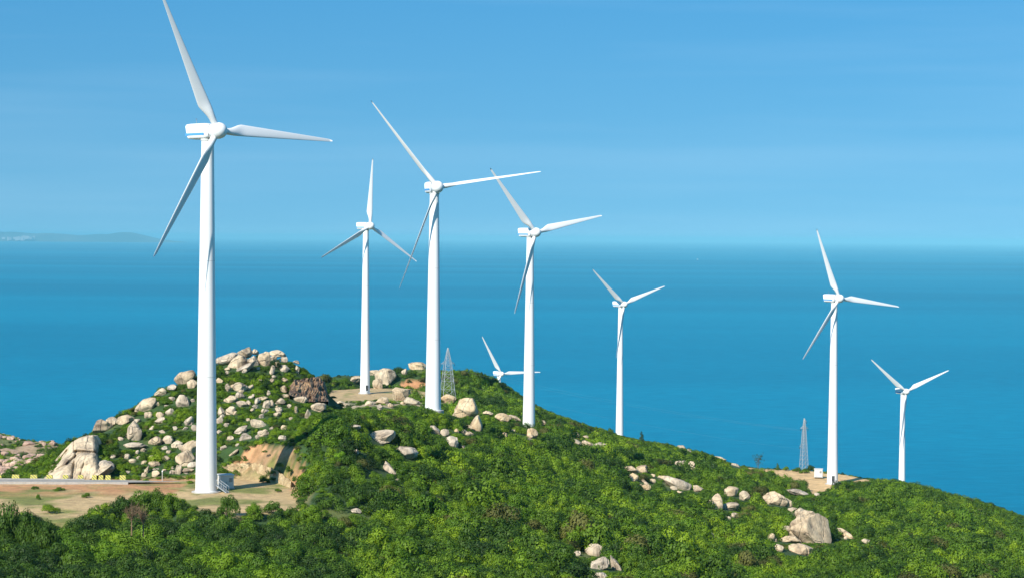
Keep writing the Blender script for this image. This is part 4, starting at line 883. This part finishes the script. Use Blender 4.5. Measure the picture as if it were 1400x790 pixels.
for k in range(8):
    m, V = tree_parts(300 + k, n=20 + k)
    tm = m.build('trunk', M['bark']); cm = {}
    for q in ('leaf_dark', 'leaf_mid', 'leaf_bright', 'leaf_scrub'): cm[q] = leaf_mesh('crown_' + q, V, M[q])
    TREES.append((tm.data, cm)); bpy.data.objects.remove(tm)
def add_tree(x, y, z, r, hs, var, leaf, label, group, rz, name='broadleaf_tree', cat='tree'):
    tm, cm = TREES[var]; root = bpy.data.objects.new(name, None); C.objects.link(root)
    root.location = (x, y, z); root.rotation_euler = (0, 0, rz); root.scale = (r, r, hs)
    tag(root, label, cat, group)
    a = bpy.data.objects.new('trunk', tm); C.objects.link(a); a.parent = root
    b = bpy.data.objects.new('crown', cm[leaf]); C.objects.link(b); b.parent = root
    return root
CL = np.array(CLEAR)
TBX = np.array([(q[1].x, q[1].y) for q in TB.values()])
def room(x, y, hgt_):
    """how tall a plant may be here: 0 on rocks, low right in front of them so that they show"""
    x = np.asarray(x, float); y = np.asarray(y, float); lim = np.array(hgt_, float) * np.ones(x.shape)
    zg = hgt(x, y)
    for cx, cy_, wm, dm, hm, cz in CL:
        inx = np.abs(x - cx * (y / cy_)) < wm + min(0.7, 0.4 * wm); y1 = cy_ - dm * 0.6; dy = y1 - y
        near = inx & (dy < 60) & (dy > -dm * 1.4)
        zl = CAMZ + (cz - 0.62 * hm - CAMZ) * (y / y1) - zg           # sight line to the lower part of the rock
        allow = np.where(dy < 0.2, 0.0, zl); lim = np.where(near, np.minimum(lim, np.maximum(allow, 0.0)), lim)
    return np.where((lim < 0.12), 0, lim)
SKY = [(445, 522), (480, 517), (520, 508), (560, 505), (600, 509), (640, 505), (665, 508), (690, 524), (720, 548), (745, 562), (790, 578), (830, 590), (850, 598), (880, 604), (905, 606), (960, 618), (1010, 638), (1040, 641), (1100, 641), (1150, 650), (1190, 656), (1233, 657), (1262, 664), (1290, 674), (1330, 684), (1360, 692), (1385, 704), (1400, 712), (1425, 724)]
CAPS = [((445, 1425), 1100, SKY),
        ((425, 640), 690, [(425, 549), (445, 556), (470, 558), (500, 558), (540, 557), (560, 553), (580, 552), (592, 557), (600, 561), (620, 566), (640, 572)]),
        ((430, 592), 812, [(430, 550), (460, 554), (540, 554), (592, 550)]),
        ((398, 450), 474, [(398, 538), (405, 542), (410, 543), (430, 547), (450, 549)]),
        ((1010, 1200), 760, [(1010, 645), (1035, 650), (1060, 662), (1085, 669), (1110, 675), (1135, 668), (1165, 665), (1200, 660)]),
        ((-100, 455), 385, [(-100, 672), (0, 676), (45, 690), (62, 704), (75, 708), (100, 710), (130, 690), (160, 678), (200, 668), (240, 672), (256, 688), (270, 698), (300, 698), (330, 704), (360, 694), (400, 694), (430, 682), (455, 660)]),
        ((705, 745), 695, [(705, 580), (745, 590)])]
def padroom(x, y, lim):
    for i, (poly, soft) in enumerate(((PAD1, 0.6), (PAD2, 1.5), (PAD6, 1.0))):
        d = dist_poly(x, y, poly); lim = np.where(d < soft, 0.0, lim)
    zg = hgt(x, y); pxx, _ = project(x, y, zg)
    for (rg_, ymax, cv) in CAPS:                                # plants in front stay under the line where the bare ground or rock behind begins
        cy_ = np.interp(pxx, *zip(*cv)) + ((vnoise(x, y, 3.5, 7) - 0.5) * np.where(pxx > 1185, 15, 9) if cv is SKY else 0); sl = np.array([ray(a, b)[2] for a, b in zip(np.clip(pxx, *rg_), cy_)]) if len(pxx) else 0
        m = (pxx > rg_[0]) & (pxx < rg_[1]) & (y < ymax); zc = CAMZ + sl * y - zg; lim = np.where(m, np.where(zc < 0.35, np.minimum(lim, 0.9 if cv is not SKY else 0.5), np.minimum(lim, zc)), lim)
    # no tall plants beside the platform
    for (x0, x1, y0, y1, mx) in ((-50, -38, 395, 425, 0.9),):
        lim = np.where((x > x0) & (x < x1) & (y > y0) & (y < y1), np.minimum(lim, mx), lim)
    return lim
# explicit trees: the ones whose outline shows against platform, sea or clearing (px, py of foot, crown width px, height px, distance, leaf, label)
def px_tree(px, pyt, wpx, hpx, d, leaf, label, group=None, var=None, name='broadleaf_tree', cat='tree'):
    q = P(px, pyt + hpx, d); g = float(hgt(q.x, q.y)); top = P(px, pyt, d).z; z = min(q.z, g); hh = (top - z) / 1.02; z -= 0.30 * hh; r = wpx * d / F / 2 / 0.98
    return add_tree(q.x, q.y, z, r, hh, random.randrange(8) if var is None else var, leaf, label, group, random.uniform(0, 6.28), name, cat)
GW = 'trees of the dark wood at the bottom left'
n_ind = 0
edge = [(8,672,60,45,322,'leaf_dark'),(42,683,50,40,318,'leaf_mid'),(64,700,44,30,316,'leaf_dark'),(148,688,44,32,364,'leaf_dark'),(132,686,40,34,362,'leaf_mid'),(163,674,48,36,367,'leaf_dark'),(190,665,46,40,370,'leaf_dark'),(215,663,42,42,371,'leaf_dark'),(232,669,36,40,370,'leaf_mid'),(246,678,34,30,371,'leaf_dark'),(277,692,32,24,362,'leaf_dark'),
        (314,671,38,32,362,'leaf_dark'),(345,684,30,22,362,'leaf_mid'),(372,681,34,24,366,'leaf_dark'),(398,690,34,24,364,'leaf_mid'),(425,685,40,30,362,'leaf_mid'),(300,700,44,30,338,'leaf_mid'),(335,702,40,28,338,'leaf_bright'),(100,708,50,30,328,'leaf_mid')]
elab = ['dark tree at the left photo edge in front of the dirt platform','green tree right of the dark tree at the left edge','low dark tree where the wood dips beside the platform','dark tree at the left of the wood hiding the platform','green tree whose crown hides the road below the guard blocks','dark rounded tree rising over the orange earth left of the turbine','dark tree with its top level with the road',
 'tallest dark crown in front of the road end','green tree just left of the turbine foot','dark tree directly left of the tallest turbine foot','small dark tree below the tallest turbine foot','round dark bush tree standing alone right of the tallest turbine foot','small yellowish green tree right of the round dark one','dark round tree in front of the cut stone wall',
 'green tree at the right end of the platform','green tree where the platform meets the green slope','green tree below the round dark one at the turbine foot','bright green tree below the cabin','green tree in the dip between platform and wood']
for a, lb in zip(edge, elab): px_tree(a[0], a[1], a[2], a[3], a[4], a[5], lb, GW); n_ind += 1
for a in [(318,704,'x')]: pass
px_tree(150 - 8, 0, 0, 0, 300, 'leaf_mid', '', None) if False else None
# small bushes on the platform
for (px, py, wq, hq, lf, lb) in [(68, 700, 30, 16, 'leaf_scrub', 'low green bush growing on the platform grass at the left'), (48, 668, 12, 6, 'leaf_mid', 'small bush on the orange earth below the road'), (80, 670, 22, 6, 'leaf_mid', 'low spreading bush below the road on the orange earth'), (52, 683, 8, 12, 'leaf_bright', 'thin yellow green bush in the platform grass'),
        (118, 680, 14, 10, 'leaf_scrub', 'small bush between platform and wood'), (361, 660, 16, 12, 'leaf_mid', 'round bush in front of the cut stone wall'), (396, 663, 8, 8, 'leaf_mid', 'small bush at the right end of the cut stone wall'), (260, 660, 12, 5, 'leaf_mid', 'low bush at the road end left of the tallest turbine'), (200, 658, 12, 6, 'leaf_bright', 'yellow green tuft beside the end of the road'),
        (380, 672, 12, 7, 'leaf_scrub', 'small grey green bush on the platform right of the stone wall')]:
    q = plane_hit(px, py, Z_T1); add_tree(q.x, q.y, q.z - hq * q.y / F * .35, wq * q.y / F / 2, hq * q.y / F / 1.1, random.randrange(8), lf, lb, 'bushes on the dirt platform', random.random() * 6, 'bush', 'bush')
# skyline trees
m, V = tree_parts(401, conical=True); _o = m.build('trunk', M['bark']); ctm = _o.data; bpy.data.objects.remove(_o)
ccm = leaf_mesh('pine_crown', V, M['leaf_blue']); ccm2 = leaf_mesh('conifer_crown', V, M['leaf_dark'])
def cone_tree(px, pyt, pyb, wpx, d, label, me, name='conical_pine'):
    q = P(px, pyb, d); hm = (pyb - pyt) * d / F; root = empty(name, q); root.scale = (wpx * d / F / 2 / 0.62,) * 2 + (hm / 1.85,); tag(root, label, 'tree')
    for nme, dat in (('trunk', ctm), ('crown', me)):
        o = bpy.data.objects.new(nme, dat); C.objects.link(o); o.parent = root
cone_tree(877, 588, 608, 12, 985, 'small blue green conical pine on the skyline right of the seaward turbine', ccm)
cone_tree(1063, 632, 643, 9, 836, 'tiny dark conifer at the back of the sandy clearing', ccm2, 'conifer')
# wispy tree: fine upswept twigs
def wispy(px, pyt, pyb, wpx, d, label):
    q = P(px, pyb, d); root = empty('wispy_tree', q); tag(root, label, 'tree'); rg = np.random.default_rng(77); hm = (pyb - pyt) * d / F; wr = wpx * d / F / 2
    m = MB(); m.bar((0, 0, -.5), (0.3, 0, hm * .7), 0.12, 6, .04); tips = []
    for k in range(26):
        z = hm * rg.uniform(.12, .6); a = rg.uniform(0, 6.28); e = Vector((math.cos(a) * wr * rg.uniform(.3, 1) + .35, math.sin(a) * wr * rg.uniform(.3, 1), min(hm, z + hm * rg.uniform(.25, .45))))
        m.bar((0.2 * z / hm, 0, z), e, 0.035, 4, .01); tips.append(((e.x, e.y, e.z), .30, 1.5)); tips.append(((e.x * .7, e.y * .7, (e.z + z) / 2), .28, 1.5))
    m.build('trunk', M['bark'], root); V = leaf_cloud(tips, 330, .10, 5, .6)
    o = bpy.data.objects.new('crown', leaf_mesh('wispy_crown', V, M['leaf_blue'])); C.objects.link(o); o.parent = root
wispy(1036, 619, 642, 18, 838, 'wispy feathery tree on the skyline at the left end of the sandy clearing')
for a in [(1016,634,10,7,850,'leaf_mid','small round bush left of the wispy tree on the skyline','bush'),(1075,636,12,7,834,'leaf_bright','yellow green bush at the back edge of the clearing left of the pylon','bush'),(1090,637,14,8,832,'leaf_scrub','low bush at the left foot of the thin pylon','bush'),(1108,634,18,10,838,'leaf_dark','dark bush behind the small white cabin','bush'),(1100,640,16,7,826,'leaf_mid','green bush between the thin pylon and the small cabin','bush'),(1130,641,10,12,825,'leaf_dark','dark bush between the small cabin and the clearing turbine','bush'),
          (1152,644,20,16,822,'leaf_dark','dark bush right behind the clearing turbine','bush'),(1168,648,18,11,822,'leaf_dark','dark low bush right of the clearing turbine, on the skyline','bush'),(1060,638,10,5,840,'leaf_mid','little bush next to the tiny conifer','bush'),
          (833,583,16,16,960,'leaf_mid','rounded tree on the skyline just left of the seaward turbine','tree'),(842,590,10,12,990,'leaf_dark','small dark tree touching the foot of the seaward turbine','tree'),(797,575,22,16,930,'leaf_mid','rounded green tree on the skyline between two ridge turbines','tree'),(785,573,8,12,925,'leaf_blue_','thin tree top poking from the skyline between two ridge turbines','tree'),
          (650,506,30,14,945,'leaf_dark','dark rounded tree on the far crest right of the larger pylon','tree'),(670,514,26,14,940,'leaf_mid','green tree on the far crest just left of the distant turbine','tree'),(632,508,22,12,948,'leaf_dark','dark tree on the far crest just right of the larger pylon','tree'),(545,500,28,12,930,'leaf_dark','dark tree between the wedge block and the pale dome rock on the skyline','tree'),
          (470,515,26,12,905,'leaf_mid','green low tree on the skyline left of the far pad turbine','tree'),(1099,660,26,18,745,'leaf_dark','round dark bush at the near edge of the sandy clearing','bush'),(1120,668,20,12,735,'leaf_mid','green bush right of the round dark one below the clearing','bush')]:
    px_tree(a[0], a[1], a[2], a[3], a[4], a[5] if a[5] in TREES[0][1] else 'leaf_dark', a[6], 'plants outlined on the ridge', None, 'bush' if a[7] == 'bush' else 'broadleaf_tree', a[7])
SKX, SKY_ = zip(*SKY)
for k, px in enumerate([628, 658, 676, 699, 712, 752, 768, 812, 858, 918, 1204, 1222, 1252, 1270, 1284, 1303, 1318, 1336, 1352, 1371, 1388, 1402]):
    right = px > 1100; d = float(np.interp(px, [600, 690, 740, 850, 920, 1200, 1233, 1290, 1350, 1400], [940, 925, 885, 990, 950, 772, 758, 728, 698, 668])) - 4
    wq = random.uniform(15, 26) if right else random.uniform(10, 17); py = float(np.interp(px, SKX, SKY_)) - random.uniform(-1, 3.5)
    px_tree(px, py, wq, wq * .8, d, random.choice(['leaf_dark', 'leaf_mid', 'leaf_scrub']), 'rounded tree crown standing against the sea on the right end of the ridge' if right else 'small rounded tree on the seaward skyline in the middle of the ridge', 'trees along the right end of the ridge' if right else 'small trees on the middle skyline')
# coloured shrubs
for k in range(2): pass
def colour_bush(px, py, wpx, hpx, leaf, label, lo=300, hi=640, name='bush'):
    dd = hit(px, py + hpx * .4, lo, hi); q = P(px, py + hpx * .5, dd - 2.0); V = np.array(leaf_cloud(bush_lobes(int(px), 10, .7, .25, .42, .1, .7, .8), 1500, .05, int(py)))
    root = empty(name, q); root.scale = (wpx * dd / F / 2,) * 2 + (hpx * dd / F,); tag(root, label, 'bush')
    o = bpy.data.objects.new('foliage', leaf_mesh('foliage', V, M[leaf])); C.objects.link(o); o.parent = root
    m = MB(); m.bar((0, 0, -.4), (0, 0, .5), .04, 6, .02); m.build('stem', M['bark'], root)
for a in [(382,634,16,9,'leaf_mid','green bush growing in the middle of the orange earth bank',396,440),(394,640,14,12,'leaf_scrub','bush at the right side of the orange earth bank',396,440),(374,644,12,7,'leaf_scrub','low bush on top of the cut stone wall, right of the turbine shadow',396,440),(336,628,12,5,'leaf_bright','small bush on the orange bank above the left part of the stone wall',396,440),(362,616,10,6,'leaf_mid','small bush high on the orange earth bank',396,440),(404,652,14,12,'leaf_dark','dark bush at the lower right corner of the orange earth bank',396,440),
          (889,710,18,15,'leaf_orange','orange and yellow bush standing out on the middle slope'),(1306,771,18,9,'leaf_red','reddish bush low on the right slope'),(464,620,20,15,'leaf_yellow','bright yellow green bush on the slope right of the platform'),(595,660,12,16,'leaf_red','brownish dead bush on the green slope below the angular block'),
          (1121,758,20,16,'leaf_yellow','bright green bush in front of the biggest boulder'),(985,772,70,24,'leaf_bright','broad bright green bush at the bottom edge below the right slope'),(1010,778,44,22,'leaf_yellow','yellow green bush next to the broad bright one at the bottom edge'),(1320,748,22,10,'leaf_bright','pale green bush beside the bare patch on the right slope'),
          (1096,688,24,16,'leaf_mid','green bush growing between the domed boulder and the biggest one'),(1008,684,22,12,'leaf_mid','green bush growing in the middle of the boulder cluster'),(376,494,18,16,'leaf_dark','dark bush growing between the summit boulders'),(352,486,12,8,'leaf_dark','small dark bush in the gap of the summit boulders')]:
    colour_bush(*a, **({'lo': 400, 'hi': 560} if a[1] < 500 else {}))
# dead twiggy trees in the wood
def dead_tree(px, pyt, pyb, wpx, d, label):
    q = P(px, pyb, d); root = empty('dead_tree', q); tag(root, label, 'dead tree'); rg = np.random.default_rng(int(px)); hm = (pyb - pyt) * d / F; wr = wpx * d / F / 2; m = MB(); m2 = MB()
    m.bar((0, 0, -1), (0, 0, hm * .35), .12, 6, .08)
    for k in range(16):
        a = rg.uniform(0, 6.28); e = Vector((math.cos(a) * wr * rg.uniform(.2, .8), math.sin(a) * wr * rg.uniform(.2, .8), hm * rg.uniform(.6, .85))); m.bar((0, 0, hm * rg.uniform(.2, .35)), e, .05, 4, .025)
        for j in range(9):
            s0 = e * rg.uniform(.5, 1); m2.bar(s0, s0 + Vector((rg.normal() * .5, rg.normal() * .5, abs(rg.normal()) * .6)), .022, 3, .008)
    m.build('trunk', M['dead_twig'], root); m2.build('twigs', M['dead_twig'], root)
dead_tree(180, 682, 722, 34, 318, 'brown leafless tree in the wood below the road'); dead_tree(196, 690, 724, 24, 320, 'smaller brown leafless tree right beside the other leafless one')

# the wood and scrub: candidates by jittered grid, nearest ones are individual trees
def poisson(x0, x1, y0, y1, s, seed):
    rg = np.random.default_rng(seed); xs_, ys_ = np.meshgrid(np.arange(x0, x1, s), np.arange(y0, y1, s)); n = xs_.shape
    return (xs_ + rg.uniform(-.45, .45, n) * s).ravel(), (ys_ + rg.uniform(-.45, .45, n) * s).ravel(), rg
x, y, rg = poisson(-95, 90, 238, 372, 4.5, 1)
z = hgt(x, y); px, py = project(x, y, z + 4.5)
k = (px > -40) & (px < 1420) & (py < 800); x, y, z, px, py = x[k], y[k], z[k], px[k], py[k]
lim = padroom(x, y, room(x, y, 6.0)); d1 = dist_poly(x, y, PAD1)
k = (d1 > 1.2) & (lim > 2.0) & (los(x, y, z + 4.5) < 0); x, y, z, px, lim = x[k], y[k], z[k], px[k], lim[k]
wood = px < 470 + (y - 300) * 0.3
hh = np.minimum(lim, np.where(wood, rg.uniform(3.9, 5.4, len(x)), rg.uniform(2.6, 3.8, len(x))))
px2, top = project(x, y, z + hh * 1.0)
lim_top = np.interp(px2, [-100, 0, 45, 62, 75, 100, 130, 160, 200, 240, 270, 290, 330, 360, 400, 440, 460, 1500], [668, 674, 686, 704, 714, 710, 692, 680, 668, 672, 684, 704, 704, 694, 694, 684, 0, 0])
bad = top < lim_top; hh = np.where(bad, hh - (lim_top - top) * y / F, hh); k = hh > 1.8; x, y, z, hh, px, wood = x[k], y[k], z[k], hh[k], px[k], wood[k]
order = np.concatenate([np.flatnonzero(wood)[np.argsort(y[wood])], np.flatnonzero(~wood)[np.argsort(y[~wood])]])[:240]
x, y, z, hh, px, wood = x[order], y[order], z[order], hh[order], px[order], wood[order]
KIND = {'leaf_dark': 'dark green dense tree among many in the wood at the bottom left', 'leaf_mid': 'mid green leafy tree among many in the wood at the bottom left', 'leaf_bright': 'bright green tree among many in the wood at the bottom left'}
KIND2 = {'leaf_dark': 'dark green tree crowded along the bottom edge right of the wood', 'leaf_mid': 'mid green tree crowded along the bottom edge right of the wood', 'leaf_bright': 'bright green tree crowded along the bottom edge right of the wood', 'leaf_scrub': 'green tree crowded along the bottom edge right of the wood'}
for i in range(len(x)):
    nvv = float(fbm(x[i], y[i], 18, 70)); u = rg.uniform(-.13, .13) + nvv
    lf = 'leaf_dark' if u < (0.58 if wood[i] else 0.44) else ('leaf_mid' if u < 0.66 else 'leaf_bright')
    r_ = min(hh[i] * rg.uniform(.66, .86), 3.5)
    dct = KIND if wood[i] else KIND2
    add_tree(x[i], y[i], z[i] - 0.9, r_, hh[i] / 1.12, int(rg.integers(8)), lf, dct[lf], 'trees of the wood in front' if wood[i] else 'trees along the bottom edge', rg.uniform(0, 6.28)); n_ind += 1
print('individual trees', n_ind)
TX, TY, TH = x, y, hh
# scrub: one object each for the uncountable cover
def cover(name, label, x, y, z, s, hs, rz, srcs):
    q_ = np.random.default_rng(5).permutation(len(x)); x, y, z, s, hs, rz = (v_[q_] for v_ in (x, y, z, s, hs, rz))
    n = len(x); me = bpy.data.meshes.new(name); me.vertices.add(n); me.vertices.foreach_set('co', np.stack([x, y, z], -1).astype(np.float32).ravel())
    def attr(nm, typ, val, key):
        a = me.attributes.new(nm, typ, 'POINT'); a.data.foreach_set(key, val)
    attr('siz', 'FLOAT_VECTOR', np.stack([s, s, hs], -1).astype(np.float32).ravel(), 'vector'); attr('rot', 'FLOAT_VECTOR', np.stack([rz * 0, rz * 0, rz], -1).astype(np.float32).ravel(), 'vector')
    o = bpy.data.objects.new(name, me); C.objects.link(o); tag(o, label, kind='stuff')
    col_ = bpy.data.collections.new(name + '_sources')
    for q in srcs: col_.objects.link(q)
    ng = bpy.data.node_groups.new(name + '_scatter', 'GeometryNodeTree')
    ng.interface.new_socket('Geometry', in_out='INPUT', socket_type='NodeSocketGeometry'); ng.interface.new_socket('Geometry', in_out='OUTPUT', socket_type='NodeSocketGeometry')
    gi = ng.nodes.new('NodeGroupInput'); go = ng.nodes.new('NodeGroupOutput'); ip = ng.nodes.new('GeometryNodeInstanceOnPoints'); ci = ng.nodes.new('GeometryNodeCollectionInfo')
    ci.inputs['Collection'].default_value = col_; ci.inputs['Separate Children'].default_value = True; ci.inputs['Reset Children'].default_value = True
    ip.inputs['Pick Instance'].default_value = True
    m2p = ng.nodes.new('GeometryNodeMeshToPoints'); ng.links.new(gi.outputs[0], m2p.inputs[0]); ng.links.new(m2p.outputs[0], ip.inputs['Points'])
    ng.links.new(ci.outputs[0], ip.inputs['Instance'])
    for nm, sk in (('siz', 'Scale'), ('rot', 'Rotation')):
        na = ng.nodes.new('GeometryNodeInputNamedAttribute'); na.data_type = 'FLOAT_VECTOR'; na.inputs[0].default_value = nm; ng.links.new(na.outputs[0], ip.inputs[sk])
    ng.links.new(ip.outputs[0], go.inputs[0])
    md = o.modifiers.new('scatter', 'NODES'); md.node_group = ng
    return o
def scrub_pts(x0, x1, y0, y1, s, seed, keep, size, hfac, sink=0.12, var=0.32):
    x, y, rg = poisson(x0, x1, y0, y1, s, seed); z = hgt(x, y); px, py = project(x, y, z)
    k = (px > -120) & (px < 1520) & (py < 880); x, y, z, px, py = x[k], y[k], z[k], px[k], py[k]
    k = los(x, y, z + 3.2) < 0; x, y, z, px, py = x[k], y[k], z[k], px[k], py[k]
    k = keep(x, y, z, px, py); x, y, z, px, py = x[k], y[k], z[k], px[k], py[k]
    sz = size(x, y, px, py) * np.clip(np.exp(rg.normal(0, var, len(x))), 0.45, 1.9); hs = sz * hfac * rg.uniform(0.8, 1.25, len(x))
    lim = padroom(x, y, room(x, y, 9.0)); f_ = np.clip(lim / hs, 0, 1); k = (lim > 0.12) & (f_ > 0.06)
    hs = hs * np.minimum(1, f_); sz = np.where(f_ < 1, np.maximum(sz * f_ ** 0.5, 0.4), sz)
    return x[k], y[k], (z - sink * hs)[k], sz[k], hs[k], rg.uniform(0, 6.28, k.sum())
lefthill = lambda x, y, z, px, py: (y > 398) & (y < 640) & (px < 440) & (x < -15)
BANK = [(298, 656), (302, 630), (335, 612), (357, 602), (374, 609), (402, 609), (414, 640), (414, 668)]
midfield = lambda x, y, z, px, py: ~lefthill(x, y, z, px, py)
def h_mid(x, y, px, py): return np.where((px < 470) & (y < 372), 0.62, 1.0) * np.interp(y, [240, 330, 450, 700, 1000], [2.1, 2.2, 2.2, 2.4, 2.6]) * (0.75 + 0.6 * fbm(x, y, 26, 80))
a1 = scrub_pts(-110, -10, 398, 640, 1.1, 3, lambda x, y, z, px, py: lefthill(x, y, z, px, py) & ~(in_poly(px, py, BANK) & (y < 445) & (fbm(x, y, 4, 95) < 0.47)), lambda x, y, px, py: 0.98 * (0.7 + 0.7 * fbm(x, y, 12, 81)), 0.95)
cover('hill_scrub', 'low green scrub covering the rocky left hill between its boulders', *a1, BUSH)
a2 = scrub_pts(-110, 170, 242, 560, 2.75, 4, lambda x, y, z, px, py: midfield(x, y, z, px, py) & (y < 560), h_mid, 1.15)
a3 = scrub_pts(-130, 260, 560, 1060, 2.9, 5, lambda x, y, z, px, py: midfield(x, y, z, px, py) & ~((px > 548) & (px < 586) & (y > 815) & (y < 925) & (py > 517)) & (py < 760) & ~((px < 200) & (y > 780)), h_mid, 1.1)
a4 = scrub_pts(-110, 260, 250, 1060, 4.2, 14, lambda x, y, z, px, py: midfield(x, y, z, px, py) & (py < 780) & ~((px < 200) & (y > 780)) & (fbm(x, y, 30, 90) > 0.42) & (px > 440), lambda x, y, px, py: 3.1 + 0 * x, 1.12)
a5 = scrub_pts(100, 260, 560, 1060, 4.4, 15, lambda x, y, z, px, py: (py < 745) & (px > 1185) & (y > 590), lambda x, y, px, py: 3.3 + 0 * x, 1.15)
b_ = [np.concatenate(q) for q in zip(a2, a3, a4, a5)]
cover('slope_thicket', 'dense green thicket of shrubs covering the middle and right slope', *b_, [o.copy() for o in BUSH])
hl = scrub_pts(-340, -170, 850, 1090, 3.4, 6, lambda x, y, z, px, py: fbm(x, y, 24, 50) < 0.53, lambda x, y, px, py: 1.9 + 0 * x, 0.7)
cover('headland_scrub', 'patchy green scrub on the low headland at the left edge', *hl, [o.copy() for o in BUSH[:6]])
gr = scrub_pts(-110, -36, 352, 404, 0.9, 8, lambda x, y, z, px, py: (fbm(x, y, 9, 21) > 0.53), lambda x, y, px, py: 0.32 + 0 * x, 0.6)
print('scrub', len(a1[0]), len(a2[0]), len(a3[0]), len(hl[0]))

# ------------------------------------------------------------------ a boat far out
q = plane_hit(954, 355, 0.0); rt_ = empty('motor_boat', (q.x, q.y, 0), R(35)); tag(rt_, 'tiny white boat alone far out on the sea', 'boat')
m = MB(); L_, Wd, Hh = 24.0, 7.0, 4.0
vs = []
for i in range(9):
    u = i / 8; wq = Wd / 2 * (1 - max(0, (u - .45) / .55) ** 2.2); xx = -L_ / 2 + L_ * u; dk_ = Hh * (1 + .35 * u * u)
    vs += [(xx, -wq, dk_), (xx, -wq * .6, -.5), (xx, wq * .6, -.5), (xx, wq, dk_)]
fs = []
for i in range(8):
    for k in range(4): fs.append((i * 4 + k, i * 4 + (k + 1) % 4, i * 4 + 4 + (k + 1) % 4, i * 4 + 4 + k))
fs += [(0, 1, 2, 3), (35, 34, 33, 32)]; m.add(vs, fs); m.build('hull', M['boat'], rt_)
m = MB(); m.box((-3, 0, 6.2), (9, 5, 4.2)); cb = m.build('cabin', M['boat'], rt_); m = MB(); m.box((-3, 0, 7.0), (9.1, 5.1, 1.0)); m.build('window', M['glass'], cb)
m = MB(); m.bar((-4, 0, 8), (-4, 0, 14), .2); m.build('mast', M['boat'], rt_)
